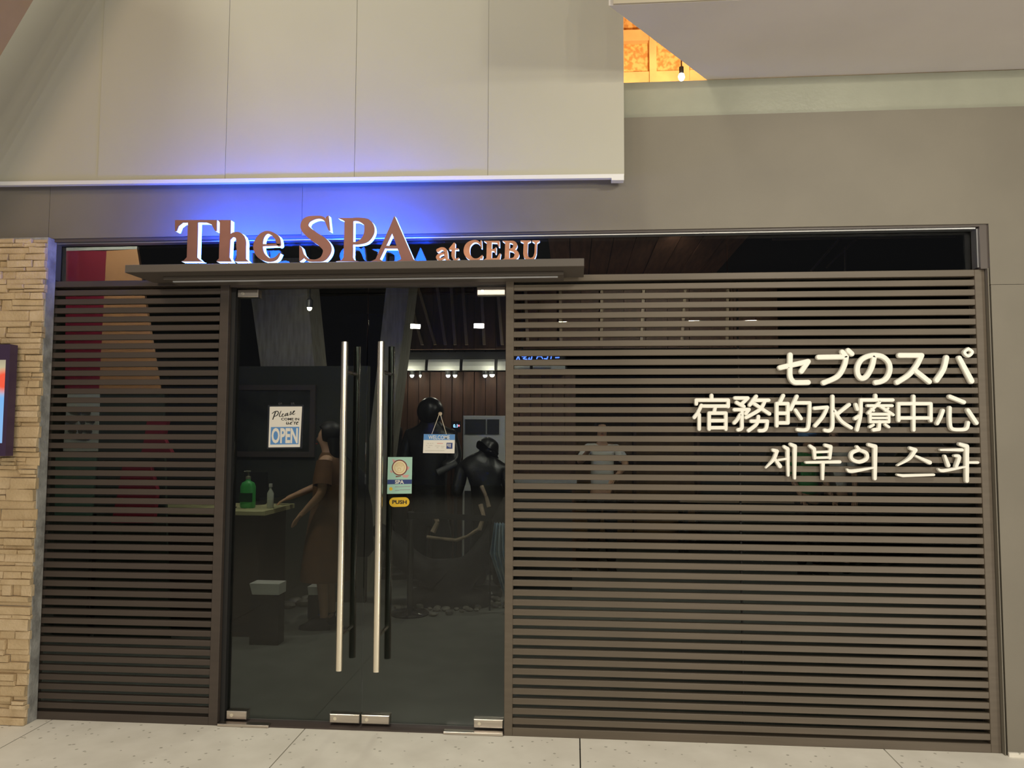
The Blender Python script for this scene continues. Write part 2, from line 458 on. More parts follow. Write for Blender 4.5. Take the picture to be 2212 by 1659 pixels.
# ---- timber roof behind the parapet, lit by a bare bulb
ro = root('roof', (0, 0, 0)); structure(ro, 'orange lit timber roof with rafters seen over the wall', 'roof')
RZ0, RZ1 = 4.05, 5.6
def rz(y): return 4.35 + 0.55 * (y - 0.35)
MB().prism([(2.6, 0.35, rz(0.35)), (4.6, 0.35, rz(0.35)), (4.6, 2.6, rz(2.6)), (2.6, 2.6, rz(2.6))], (0, 0, 0.03)).build('roof_board', 'osb', ro)
for x in (3.0, 3.22, 3.42, 3.62, 3.82, 4.02, 4.22):
    MB().prism([(x, 0.35, rz(0.35)), (x, 2.6, rz(2.6)), (x, 2.6, rz(2.6) - 0.10), (x, 0.35, rz(0.35) - 0.10)], (0.045, 0, 0)).build('rafter', 'pine', ro)
MB().box((2.6, 2.55, 3.5), (4.6, 2.6, rz(2.6))).build('gable_board', 'osb', ro)
for z in (3.95, 4.25, 4.62, 5.0):
    MB().box((2.6, 2.49, z), (4.6, 2.55, z + 0.10)).build('purlin', 'pine', ro)
for x in (3.08, 3.36, 3.64, 3.92, 4.2):
    MB().box((x, 2.46, 3.5), (x + 0.06, 2.55, 5.2)).build('stud', 'pine', ro)
bp = at(1472, 166, 1.2)
bl = root('bare_bulb', bp); tag(bl, 'bare lit bulb shining above the wall under the timber roof', 'lamp')
MB().ellipsoid((0, 0, 0), (0.022, 0.022, 0.028), 14, 8).build('globe', 'bulb', bl, True)
MB().lathe((0, 0, 0.02), [(0.012, 0), (0.016, 0.01), (0.016, 0.05), (0.004, 0.055), (0.004, 1.2)], 10).build('socket', 'black', bl, True)
pl = bpy.data.lights.new('bulb_light', 'POINT'); pl.energy = 130; pl.color = (1.0, 0.72, 0.38); pl.shadow_soft_size = 0.03
po = bpy.data.objects.new('bulb_light', pl); COL.objects.link(po); po.location = bp + Vector((0, 0.02, 0.0)); po.location.y += 0.06

# ---- stone clad column on the left
ws = root('wall_left', (0, 0, 0)); structure(ws, 'stacked sand stone clad pier beside the shop', 'wall')
MB().box((-0.9, -0.072, 0.0), (0.052, 0.0, 2.655)).build('pier_core', 'concrete', ws)
z = 0.0; k = 0
while z < 2.63:
    h = random.choice((0.022, 0.03, 0.038, 0.045, 0.055, 0.062)); h = min(h, 2.643 - z)
    x = -0.9 + random.uniform(0, 0.2)
    x0 = -0.9
    right = 0.053 + random.uniform(-0.010, 0.008)
    while x0 < right - 0.005:
        w = random.uniform(0.05, 0.23); x1 = x0 + w
        if right - x1 < 0.05: x1 = right
        if x1 > -0.32:
            split = h > 0.043 and random.random() < 0.3
            for (za, zb) in (((z, z + h * 0.45), (z + h * 0.45, z + h)) if split else ((z, z + h),)):
                pr = random.uniform(0.006, 0.036)
                mb = MB().cbox((x0 + 0.0008, -0.072 - pr, za + 0.0008), (x1 - 0.0008, -0.070, zb - 0.0008), 0.004)
                mb.v = [(vx + (random.uniform(-.003, .003) if vy < -0.0725 else 0), vy + (random.uniform(-.003, .003) if vy < -0.0725 else 0),
                         vz + (random.uniform(-.002, .002) if vy < -0.0725 else 0)) for vx, vy, vz in mb.v]
                mb.build('stone', random.choice(('stone', 'stone', 'stone2')), ws)
        x0 = x1
    z += h

# ---- lit advertising screen on the pier
sc = root('display_screen', (-0.4, -0.17, 1.437)); tag(sc, 'lit wall display with purple bezel on the stone pier', 'screen')
def lo(o, r): o.location = -Vector(r.location); return o
b = MB(); X1 = -0.064; X0 = -0.75; Z0, Z1 = 1.437, 2.042
b.box((X0, -0.175, 1.958), (X1, -0.118, Z1)); b.box((X0, -0.175, Z0), (X1, -0.118, 1.507)); b.box((-0.086, -0.175, 1.507), (X1, -0.118, 1.958)); b.box((X0, -0.175, 1.507), (-0.728, -0.118, 1.958))
lo(b.build('bezel', 'screenframe', sc), sc)
lo(MB().box((X0, -0.142, Z0), (X1 - 0.004, -0.113, Z1)).build('housing', 'black', sc), sc)
lo(MB().box((-0.728, -0.1595, 1.507), (-0.086, -0.143, 1.958)).build('lit_panel', 'screen', sc), sc)

# ---- transom window
w1 = root('window_1', (0, 0, 0)); structure(w1, 'long dark transom window above the slat screens', 'window')
MB().box((0.021, -0.02, TOP - 0.012), (5.10, 0.08, TOP + 0.006)).build('head_frame', 'frame', w1)
MB().box((0.045, -0.002, TOP - 0.020), (5.05, 0.05, TOP - 0.013)).build('bright_bead', 'alu', w1)
MB().box((0.021, -0.02, 2.42), (0.040, 0.08, TOP - 0.012)).build('jamb_frame', 'frame', w1)
MB().box((5.06, -0.02, 2.42), (5.10, 0.08, TOP - 0.012)).build('jamb_frame', 'frame', w1)
MB().box((5.052, -0.004, 2.43), (5.059, 0.05, TOP - 0.02)).build('bright_bead', 'alu', w1)
MB().box((0.041, -0.004, 2.43), (0.047, 0.05, TOP - 0.02)).build('bright_bead', 'alu', w1)
MB().box((0.0, 0.026, 2.385), (5.09, 0.10, 2.425)).build('sill_frame', 'frame', w1)
for a, b in ((0.04, 1.95), (1.953, 3.80), (3.803, 5.055)):
    MB().box((a, 0.056, 2.425), (b, 0.064, TOP - 0.012)).build('pane', 'glass', w1)


# ---- slat screens with glazing behind
def slat_screen(name, x0, x1, sl, sr, label, wname, wlabel, joints, sm):
    r = root(name, (x0, 0, 0)); tag(r, label, 'screen', 'slat screens on the shop front')
    def L(o): return lo(o, r)
    L(MB().cbox((x0, 0.0, 0.0), (x0 + sl, 0.05, 2.42), 0.002).build('stile', sm, r))
    L(MB().cbox((x1 - sr, 0.0, 0.0), (x1, 0.05, 2.42), 0.002).build('stile', sm, r))
    L(MB().cbox((x0 + sl, 0.0, 2.386), (x1 - sr, 0.05, 2.42), 0.002).build('top_rail', sm, r))
    L(MB().cbox((x0 + sl, 0.0, 0.0), (x1 - sr, 0.05, 0.042), 0.002).build('bottom_rail', sm, r))
    n = 46; g0 = 2.379; g1 = 0.049; p = (g0 - g1) / n
    src = MB().cbox((x0 + sl - 0.004, 0.004, -0.0155), (x1 - sr + 0.004, 0.030, 0.0155), 0.002).build('slat', sm, r)
    src.location = (-x0, 0, g0 - p * 0.5)
    for i in range(1, n):
        share(src, 'slat', r, (-x0, 0, g0 - p * (i + 0.5)))
    w = root(wname, (0, 0, 0)); structure(w, wlabel, 'window')
    e = [x0 + 0.01] + joints + [x1 - 0.01]
    for i in range(len(e) - 1):
        MB().box((e[i] + 0.002, 0.07, 0.02), (e[i + 1] - 0.002, 0.078, 2.385)).build('pane', 'glass', w)
    for j in joints: MB().box((j - 0.004, 0.066, 0.02), (j + 0.004, 0.082, 2.385)).build('joint_seal', 'black', w)
    MB().box((x0 + 0.01, 0.055, 0.0), (x1 - 0.01, 0.09, 0.02)).build('sill_channel', 'frame', w)
    MB().box((x1 - 0.05, 0.055, 0.02), (x1 - 0.012, 0.069, 2.38)).build('side_channel', 'frame', w)


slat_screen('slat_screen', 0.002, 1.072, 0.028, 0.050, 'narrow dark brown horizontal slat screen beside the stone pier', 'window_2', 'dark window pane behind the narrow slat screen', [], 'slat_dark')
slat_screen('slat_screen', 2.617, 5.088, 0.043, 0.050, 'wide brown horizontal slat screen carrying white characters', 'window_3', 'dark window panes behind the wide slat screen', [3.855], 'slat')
MB().box((5.089, -0.028, 0.0), (5.0935, 0.05, 2.42)).build('edge_strip', 'wall', wl)

# ---- glass double door
hd = MB().box((1.072, 0.01, 2.378), (2.617, 0.10, 2.42)).build('trim_2', 'frame'); structure(hd, 'dark header bar above the glass doors', 'trim')
jb = MB().box((1.0725, 0.03, 0.0), (1.098, 0.10, 2.378)).build('trim_3', 'black'); structure(jb, 'black door jamb beside the narrow slat screen', 'trim')
th = MB().box((1.072, 0.0, 0.0), (2.617, 0.09, 0.008)).build('trim_4', mat('threshold_metal', (0.06, 0.045, 0.04), 0.5)); structure(th, 'dark threshold strip under the glass doors', 'trim')


def door(name, x0, x1, hx, fits, label):
    r = root(name, (x0, 0.065, 0)); structure(r, label, 'door')
    def L(o): return lo(o, r)
    L(MB().box((x0, 0.060, 0.022), (x1, 0.070, 2.372)).build('pane', 'glass', r))
    for (a, b, z0, z1) in fits:
        f = L(MB().cbox((a, 0.040, z0), (b, 0.090, z1), 0.003).build('patch_fitting', 'steel', r))
        f['label'] = 'brushed steel patch fitting'
        c = MB().tube((a + 0.03, 0.0402, (z0 + z1) / 2), (a + 0.03, 0.0385, (z0 + z1) / 2), 0.009).build('screw_cap', 'chrome', f)
        c.matrix_parent_inverse.identity()
    for yy, nm, z0, z1 in ((-0.055, 'handle', 0.325, 2.058), (0.185, 'inner_handle', 0.325, 2.058)):
        hh = MB().tube((hx, yy, z0), (hx, yy, z1), 0.0185, n=24)
        h = L(hh.build(nm, 'chrome' if yy < 0 else mat('chrome_dim_reflection', (0.10, 0.10, 0.10), 0.2, 1.0), r, True)); h['label'] = 'long polished chrome bar handle'  # inner bar's colour darkened for the dim room it reflects
        for zz in (0.50, 1.90):
            a, bb = sorted((yy, 0.060 if yy < 0 else 0.070))
            MB().tube((hx, a, zz), (hx, bb, zz), 0.011, n=14).build('standoff', 'chrome', h, True)
    return r


door('door_1', 1.100, 1.842, 1.752, [(1.069 + 0.034, 1.222, 2.325, 2.368), (1.103, 1.215, 0.020, 0.064), (1.675, 1.838, 0.020, 0.066)],
     'frameless glass door leaf with an open sign and chrome bar handle')
door('door_2', 1.847, 2.612, 1.951, [(2.455, 2.610, 2.322, 2.368), (1.848, 2.000, 0.020, 0.066), (2.452, 2.608, 0.020, 0.064)],
     'frameless glass door leaf carrying welcome and push signs')
for a, b, nm in ((1.078, 1.36, 'shoe'), (2.30, 2.612, 'shoe')):
    o = MB().cbox((a, -0.012, 0.0), (b, 0.03, 0.014), 0.002).build('floor_closer', 'steel')
    tag(o, 'flat metal floor closer plate under the ' + ('left' if a < 2 else 'right') + ' door hinge', 'door closer', 'floor closers')


# ================================================================== LETTERING
def catmull(pts, k=6):
    out = []; n = len(pts)
    for i in range(n - 1):
        p0 = pts[max(i - 1, 0)]; p1 = pts[i]; p2 = pts[i + 1]; p3 = pts[min(i + 2, n - 1)]
        for j in range(k):
            t = j / k
            out.append(tuple(0.5 * ((2 * b) + (c - a) * t + (2 * a - 5 * b + 4 * c - d) * t * t + (3 * b - a - 3 * c + d) * t ** 3)
                             for a, b, c, d in zip(p0, p1, p2, p3)))
    out.append(tuple(pts[-1])); return out


JIT = [0]


def stroke(mb, pts, width, y0, y1, conv, smooth=False, n=12, chamfer=0.75):
    """rounded bar along a polyline given in survey units; front face at y0, back at y1"""
    P = []
    for p in pts: P.append((p[0], p[1], p[2] if len(p) > 2 else width))
    if smooth: P = catmull(P, 5)
    Q = [(conv(p[0], p[1]), p[2] * conv.k / 2) for p in P]
    for i in range(len(Q) - 1):
        (a, ra), (b, rb) = Q[i], Q[i + 1]
        dx, dz = b[0] - a[0], b[1] - a[1]; L = math.hypot(dx, dz)
        if L < 1e-6: continue
        th = math.atan2(dz, dx); ring = []
        JIT[0] = (JIT[0] + 1) % 7; yj = -JIT[0] * 2.5e-5      # overlapping bars never share a plane
        for s, (c, r, o) in enumerate(((b, rb, -math.pi / 2), (a, ra, math.pi / 2))):
            for j in range(n // 2 + 1):
                ang = th + o + math.pi * j / (n // 2)
                ring.append((c, r, ang))
        N = len(ring)
        vs = [(c[0] + r * chamfer * math.cos(t), y0 + yj, c[1] + r * chamfer * math.sin(t)) for c, r, t in ring]
        ym = y0 + min(0.006, (y1 - y0) * 0.5)
        vs += [(c[0] + r * math.cos(t), ym, c[1] + r * math.sin(t)) for c, r, t in ring]
        vs += [(c[0] + r * math.cos(t), y1 + yj, c[1] + r * math.sin(t)) for c, r, t in ring]
        fs = [tuple(range(N)), tuple(range(3 * N - 1, 2 * N - 1, -1))]
        for l in (0, N):
            fs += [(l + j, l + N + j, l + N + (j + 1) % N, l + (j + 1) % N) for j in range(N)]
        mb.add(vs, fs)
    return mb


class Conv:
    """survey sheet -> (X, Z) on a plane of the facade; k = metres per sheet unit"""
    def __init__(s, ox, oy, sc, Y):
        s.o = (ox, oy); s.s = sc; s.Y = Y
        a = at(ox, oy, Y); b = at(ox + 100, oy + 100, Y)
        s.k = (a.z - b.z) / 100 / sc

    def __call__(s, x, y):
        p = at(s.o[0] + x / s.s, s.o[1] + y / s.s, s.Y); return (p.x, p.z)


CJ = Conv(1460, 720, 3.16, -0.02)
LINES = [
 ('white raised Japanese characters, uppermost of three lines on the wide slat screen', 36, [
  [[(712, 235), (905, 192), (858, 260)], ['s', (782, 147), (780, 240), (783, 300), (808, 333), (850, 336), (905, 335)]],
  [[(975, 163), (1165, 160)], ['s', (1165, 160), (1150, 225), (1105, 295), (1010, 338)], [(1137, 127), (1158, 152)], [(1178, 117), (1203, 140)]],
  [['s', (1357, 155), (1340, 230), (1305, 292), (1270, 308), (1244, 280), (1243, 225), (1275, 175), (1340, 150), (1410, 158), (1455, 200), (1462, 255), (1440, 305), (1405, 328), (1365, 336)]],
  [[(1528, 150), (1680, 150)], ['s', (1680, 150), (1645, 220), (1590, 285), (1512, 335)], [(1625, 245), (1732, 330)]],
  [['s', (1850, 165), (1830, 245), (1782, 320, 38)], [(1937, 168, 34), (2020, 325, 40)], ['s', (1998, 105, 22), (2025, 128, 22), (1998, 155, 22), (1970, 130, 22), (1998, 105, 22)]],
 ]),
 ('white raised Chinese characters, middle of three lines on the wide slat screen', 26, [
  [[(245, 424), (245, 450)], [(140, 482), (140, 456), (358, 456), (358, 500)], [(175, 492), (150, 545), (126, 575)], [(160, 555), (160, 655)],
   [(188, 497), (348, 497)], [(270, 500), (262, 540)], [(228, 655), (228, 545), (342, 545), (342, 655)], [(228, 596), (342, 596)], [(228, 645), (342, 645)]],
  [[(405, 442), (492, 442), (445, 488)], [(415, 472), (465, 500)], [(400, 522), (500, 520), (478, 548)], ['s', (452, 520), (452, 600), (450, 648), (425, 660)], ['s', (440, 555), (420, 590), (400, 612)],
   [(550, 430), (505, 490)], [(540, 457), (635, 457)], ['s', (610, 460), (575, 520), (480, 575)], [(535, 480), (640, 550)],
   [(515, 600), (625, 600)], ['s', (625, 600), (620, 640), (605, 662), (570, 665)], ['s', (565, 568), (552, 620), (497, 665)]],
  [[(735, 425), (712, 470)], [(690, 632), (690, 480), (766, 480), (766, 612)], [(690, 546), (766, 546)], [(690, 612), (766, 612)],
   [(828, 430), (785, 520)], [(812, 475), (915, 475)], ['s', (915, 475), (913, 560), (905, 640), (885, 660), (832, 658)], [(818, 525), (856, 582)]],
  [['s', (1072, 430), (1072, 560), (1070, 640), (1050, 665), (1018, 662)], [(948, 512), (1035, 505)], ['s', (1035, 505), (1005, 570), (952, 632)], [(1185, 487), (1105, 550)], ['s', (1085, 530), (1130, 598), (1198, 645)]],
  [[(1365, 424), (1365, 450)], [(1265, 455), (1482, 455)], ['s', (1265, 455), (1262, 560), (1238, 660)], [(1230, 487), (1240, 518)], [(1225, 582), (1258, 562)],
   [(1310, 494, 22), (1478, 494, 22)], [(1392, 470, 22), (1315, 545, 22)], [(1335, 515, 18), (1352, 528, 18)], [(1400, 500, 22), (1485, 556, 22)], [(1450, 512, 18), (1430, 528, 18)],
   [(1328, 605, 22), (1328, 552, 22), (1455, 552, 22), (1455, 605, 22)], [(1328, 578, 18), (1455, 578, 18)], [(1328, 604, 22), (1455, 604, 22)], [(1392, 604), (1388, 655), (1350, 660)], [(1350, 625, 20), (1325, 640, 20)], [(1430, 622, 20), (1455, 640, 20)]],
  [[(1625, 430), (1625, 660)], [(1522, 595), (1522, 480), (1742, 480), (1742, 595)], [(1522, 578), (1742, 578)]],
  [[(1872, 432, 30), (1968, 470, 30)], ['s', (1825, 527), (1810, 570), (1786, 616)], ['s', (1872, 508), (1872, 600), (1885, 650), (1940, 658), (1985, 650), (1997, 610)], [(1996, 525, 30), (2054, 612, 30)]],
 ]),
 ('white raised Korean characters, lowest of three lines on the wide slat screen', 24, [
  [[(665, 798), (690, 806, 30)], ['s', (690, 806, 28), (668, 862), (615, 918, 12)], [(672, 850, 20), (712, 908, 30)], [(702, 865, 16), (758, 857, 16)], [(742, 775), (764, 790, 28), (768, 970, 20)], [(785, 758), (814, 772, 30), (812, 990, 20)]],
  [[(918, 770), (945, 790, 28), (950, 852, 22)], [(1022, 764), (1058, 775, 28), (1052, 852, 22)], [(948, 812, 18), (1055, 808, 18)], [(950, 850, 18), (1052, 848, 18)], [(890, 882, 18), (1120, 878, 24)], [(1005, 885, 28), (1003, 995, 20)]],
  [['s', (1252, 795, 26), (1302, 818, 26), (1302, 858, 26), (1252, 878, 26), (1203, 858, 26), (1203, 818, 26), (1252, 795, 26)], [(1238, 776), (1255, 795)], ['s', (1172, 932, 18), (1205, 942, 26), (1350, 918, 14)], [(1318, 760), (1362, 774, 32), (1360, 992, 26)]],
  [[(1602, 784), (1636, 798, 32)], ['s', (1634, 800, 30), (1595, 855), (1515, 902, 12)], [(1640, 838, 16), (1735, 882, 30)], [(1515, 966, 16), (1550, 972, 22), (1762, 966, 18)]],
  [[(1808, 796, 16), (1955, 796, 24)], [(1838, 838, 20), (1862, 902, 28)], ['s', (1905, 836, 18), (1935, 845, 28), (1915, 910, 24)], ['s', (1795, 928, 16), (1830, 938, 24), (1975, 912, 14)], [(1940, 756), (1988, 772, 32), (1988, 1008, 28)], [(2005, 882, 18), (2062, 882, 20)]],
 ]),
]
for label, wd, chars in LINES:
    r = root('sign_lettering', (0, 0, 0)); tag(r, label, 'sign', 'white lettering on the wide slat screen')
    for ch in chars:
        mb = MB()
        for st in ch:
            sm = st[0] == 's'
            stroke(mb, st[1:] if sm else st, wd, -0.022, -0.001, CJ, sm)
        mb.build('character', 'white', r)


# ---- standing letters on the ledge: copper faces on lit acrylic bodies
def letter(parent, conv, polys, strokes, glow, led, y0=-0.30, dep=0.045):
    cop = 'copper' if led == 'led' else 'copper2'
    face, body, back = MB(), MB(), MB()
    for pl_ in polys:
        P = [conv(*p) for p in pl_]; JIT[0] = (JIT[0] + 1) % 7; yj = -JIT[0] * 2.5e-5 - 2e-4 * (polys.index(pl_) + 1)
        face.prism([(x, y0 + yj, z) for x, z in P], (0, 0.006, 0))
        body.prism([(x, y0 + 0.006 + yj, z) for x, z in P], (0, dep - 0.012, 0))
        cx = sum(p[0] for p in P) / len(P); cz = sum(p[1] for p in P) / len(P)
        back.prism([(x, y0 + dep - 0.006 + yj, z) for x, z in P], (0, 0.006, 0))
    for st in strokes:
        sm = st[0] == 's'; s_ = st[1:] if sm else st
        stroke(face, s_, 10, y0, y0 + 0.006, conv, sm, chamfer=1.0)
        stroke(body, s_, 10, y0 + 0.006, y0 + dep - 0.006, conv, sm, chamfer=1.0)
        stroke(back, s_, 10, y0 + dep - 0.006, y0 + dep, conv, sm, chamfer=1.0)
    f = face.build('letter', cop, parent)
    body.build('lit_side', glow, f); back.build('back_light', led, f)
    return f


CA = Conv(340, 420, 3.687, -0.30)
CB = Conv(880, 460, 5.027, -0.30)
sg = root('sign_lettering', (0, 0, 0)); tag(sg, 'large copper faced letters The SPA glowing blue on the entrance ledge', 'sign')
BASE = 533
letter(sg, CA, [[(140, 203), (472, 203), (472, 290), (458, 290), (430, 238), (390, 222), (322, 222), (314, 500), (340, 524), (360, BASE), (188, BASE), (212, 524), (234, 500), (243, 222), (200, 225), (168, 250), (152, 292), (140, 292)]], [], 'acrylic', 'led')
letter(sg, CA, [[(484, 203), (582, 203), (580, 345), (572, 500), (590, BASE), (468, BASE), (490, 510), (497, 225)],
                [(690, 330), (703, 380), (703, 512), (725, BASE), (612, BASE), (630, 512), (630, 380), (640, 340)]],
       [['s', (572, 352, 22), (600, 322, 34), (645, 328, 56), (664, 370, 74), (665, 420, 74)]], 'acrylic', 'led')
letter(sg, CA, [], [['s', (966, 396, 34), (948, 340, 36), (880, 300, 22), (825, 335, 48), (800, 410, 74), (822, 480, 60), (885, 520, 30), (940, 510, 24), (972, 470, 10)], [(832, 404, 16), (968, 398, 16)]], 'acrylic', 'led')
letter(sg, CA, [[(1342, 180), (1362, 166), (1376, 292), (1362, 286), (1340, 232)], [(1130, 405), (1148, 422), (1172, 500), (1150, 520), (1130, BASE)]],
       [['s', (1352, 232, 14), (1320, 188, 22), (1262, 182, 24), (1190, 205, 52), (1172, 262, 64), (1235, 325, 72), (1320, 385, 76), (1352, 440, 66), (1322, 505, 44), (1262, 526, 18), (1195, 518, 20), (1146, 465, 14)]], 'acrylic', 'led')
letter(sg, CA, [[(1436, 187), (1560, 187), (1556, 500), (1566, 522), (1605, BASE), (1420, BASE), (1466, 522), (1482, 500), (1490, 212), (1470, 200)]],
       [['s', (1552, 199, 24), (1610, 200, 30), (1672, 228, 62), (1688, 288, 78), (1660, 350, 60), (1600, 384, 26), (1552, 388, 18)]], 'acrylic', 'led')
letter(sg, CA, [[(1888, 170), (1906, 232), (1770, 515), (1800, BASE), (1700, BASE), (1738, 515)],
                [(1888, 170), (2038, 515), (2066, BASE), (1902, BASE), (1942, 515), (1866, 300), (1868, 235)],
                [(1800, 408), (1915, 408), (1922, 430), (1796, 430)]], [], 'acrylic', 'led')
s2 = root('sign_lettering', (0, 0, 0)); tag(s2, 'small copper letters at CEBU standing at the end of the ledge', 'sign')
D = 0.035
letter(s2, CB, [], [['s', (330, 405, 34), (372, 385, 26), (408, 402, 36), (418, 460, 38), (428, 500, 26), (455, 506, 12)], ['s', (408, 432, 16), (350, 450, 24), (328, 482, 36), (358, 504, 26), (408, 482, 16)]], 'acrylic2', 'led2', dep=D)
letter(s2, CB, [[(505, 320), (518, 326), (514, 470), (478, 470), (480, 395), (452, 398), (452, 386)], [(470, 384), (552, 384), (552, 398), (470, 398)]], [['s', (496, 460, 36), (506, 495, 26), (530, 504, 18), (556, 490, 10)]], 'acrylic2', 'led2', dep=D)
letter(s2, CB, [[(795, 296), (806, 296), (810, 380), (800, 380), (784, 336)], [(812, 455), (820, 462), (812, 500), (798, 494)]],
       [['s', (798, 350, 12), (765, 312, 20), (715, 308, 26), (660, 345, 50), (642, 408, 62), (660, 465, 52), (715, 504, 28), (770, 500, 22), (808, 465, 12)]], 'acrylic2', 'led2', dep=D)
letter(s2, CB, [[(830, 302), (1000, 302), (1002, 365), (990, 365), (972, 322), (916, 318), (914, 392), (942, 392), (958, 372), (966, 372), (964, 440), (954, 440), (940, 412), (914, 410), (912, 492), (970, 490), (1000, 440), (1014, 440), (1002, 510), (826, 510), (858, 492), (862, 322)]], [], 'acrylic2', 'led2', dep=D)
letter(s2, CB, [[(1032, 302), (1110, 302), (1106, 510), (1028, 510), (1056, 492), (1062, 322)]],
       [['s', (1100, 311, 18), (1150, 318, 30), (1170, 350, 44), (1150, 388, 28), (1100, 398, 16)], ['s', (1100, 398, 16), (1160, 408, 30), (1188, 450, 48), (1160, 494, 30), (1100, 502, 18)]], 'acrylic2', 'led2', dep=D)
letter(s2, CB, [[(1228, 298), (1340, 298), (1340, 304), (1308, 320), (1304, 440), (1258, 440), (1262, 320), (1228, 306)], [(1355, 298), (1436, 298), (1434, 306), (1408, 322), (1402, 440), (1380, 440), (1384, 322), (1355, 306)]],
       [['s', (1281, 435, 46), (1292, 480, 42), (1330, 500, 26), (1372, 484, 22), (1391, 435, 22)]], 'acrylic2', 'led2', dep=D)

# ---- ledge below the letters
lg = root('sign_ledge', (0.653, -0.3, 2.396)); tag(lg, 'dark metal ledge canopy over the doors that carries the copper letters', 'canopy')
lo(MB().cbox((0.653, -0.31, 2.398), (3.034, -0.032, 2.4375), 0.002).build('ledge_body', 'ledge', lg), lg)
lo(MB().cbox((0.80, -0.20, 2.381), (2.93, -0.03, 2.398), 0.002).build('lower_step', 'ledge', lg), lg)
lo(MB().box((0.83, -0.155, 2.376), (2.90, -0.140, 2.3815)).build('light_channel', mat('channel_diffuser', (0.7, 0.72, 0.78), 0.3), lg), lg)
lo(MB().box((0.653, -0.30, 2.434), (3.034, -0.292, 2.4385)).build('front_lip', 'ledge', lg), lg)


# ================================================================== DOOR SIGNS
def text_mesh(name, body, conv_corner, width, height, y, m, parent, bold=0.0, shear=0.0, thick=0.0006, tilt=0.0):
    """flat print: builtin font fitted to a box with lower left corner at (x,z)"""
    cu = bpy.data.curves.new(name, 'FONT'); cu.body = body; cu.offset = bold; cu.shear = shear; cu.resolution_u = 3; cu.extrude = 0.002
    o = bpy.data.objects.new(name, cu); COL.objects.link(o)
    dg = bpy.context.evaluated_depsgraph_get(); dg.update()
    me = bpy.data.meshes.new_from_object(o.evaluated_get(dg)); bpy.data.objects.remove(o); bpy.data.curves.remove(cu)
    xs_ = [v.co.x for v in me.vertices]; ys_ = [v.co.y for v in me.vertices]
    x0, x1, y0, y1 = min(xs_), max(xs_), min(ys_), max(ys_)
    for v in me.vertices:
        X = (v.co.x - x0) / (x1 - x0) * width; Z = (v.co.y - y0) / (y1 - y0) * height
        zz = v.co.z
        v.co = (conv_corner[0] + X, y - (thick if zz > 0 else 0), conv_corner[1] + Z + tilt * X)
    me.materials.clear(); me.materials.append(M[m])
    o = bpy.data.objects.new(name, me); COL.objects.link(o); o.parent = parent
    return o


# open sign in a clear sleeve
CO = Conv(570, 860, 13.82, 0.052)
def quad(c, pts): return [c(*p) for p in pts]
os_ = root('open_sign', (0, 0, 0)); tag(os_, 'white and blue open sign in a clear sleeve on the glass door', 'sign')
def flat(conv, pts, y0, th, name, m, parent): return MB().prism([(x, y0, z) for x, z in quad(conv, pts)], (0, th, 0)).build(name, m, parent)
flat(CO, [(125, 210), (1195, 200), (1140, 1500), (90, 1515)], 0.051, 0.004, 'clear_sleeve', 'clear', os_)
flat(CO, [(180, 255), (1145, 250), (1080, 1460), (140, 1470)], 0.0500, 0.0008, 'card', 'paper', os_)
flat(CO, [(218, 865), (1060, 858), (1035, 1375), (198, 1388)], 0.0492, 0.0006, 'blue_field', 'paperblue', os_)
def cpt(c, x, y): return c(x, y)
p0 = CO(232, 1350); p1 = CO(1045, 890)
text_mesh('open_lettering', 'OPEN', p0, p1[0] - p0[0] - 0.004, p1[1] - p0[1], 0.0490, 'paper', os_, bold=0.035)
p0 = CO(520, 665); p1 = CO(1060, 590)
text_mesh('come_in_lettering', 'COME IN', p0, p1[0] - p0[0], p1[1] - p0[1], 0.0498, 'ink', os_, bold=0.02)
SCRIPT = ([['s', (250, 465, 18), (320, 410, 24), (410, 395, 26), (440, 440, 26), (400, 510, 26), (330, 545, 16), (290, 560, 10)], [(350, 420, 34), (272, 635, 30)],
            ['s', (520, 385, 18), (480, 470, 26), (470, 540, 26), (510, 550, 14), (570, 500, 10), (590, 470, 18), (560, 480, 20), (545, 540, 22), (590, 550, 14), (640, 500, 10)],
            ['s', (700, 455, 18), (650, 480, 24), (640, 530, 24), (690, 500, 16), (720, 450, 24), (705, 520, 24), (760, 490, 10), (810, 400, 18), (815, 470, 26), (785, 500, 24)],
            ['s', (815, 490, 10), (880, 440, 16), (925, 385, 22), (885, 400, 24), (865, 470, 26), (905, 490, 14), (940, 450, 8)],
            ['s', (690, 710, 18), (680, 770, 24), (730, 770, 18), (740, 715, 20), (740, 770, 22), (790, 760, 16), (840, 715, 16), (805, 730, 22), (800, 780, 22), (850, 770, 8)],
            [(880, 690, 16), (862, 720, 12)], ['s', (905, 725, 14), (930, 715, 20), (915, 780, 22)], ['s', (930, 730, 12), (960, 710, 18)],
            ['s', (975, 750, 10), (1035, 715, 18), (990, 725, 24), (975, 780, 24), (1030, 775, 8)]])
for nm, sts in (('please_lettering', SCRIPT[:5]), ('were_lettering', SCRIPT[5:])):
    mb = MB()
    for st in sts:
        sm = st[0] == 's'; stroke(mb, st[1:] if sm else st, 20, 0.0494, 0.0500, CO, sm, n=6, chamfer=1.0)
    mb.build(nm, 'ink', os_)
for cx in (470, 845):
    c = CO(cx, 165)
    u = MB(); u.tube((c[0], 0.0592, c[1]), (c[0], 0.050, c[1]), 0.011, 0.004, n=14); u.tube((c[0], 0.050, c[1]), (c[0], 0.046, c[1]), 0.005, n=10); u.box((c[0] - 0.002, 0.0505, c[1] - 0.02), (c[0] + 0.002, 0.0525, c[1]))
    u.build('suction_cup', 'clear', os_)

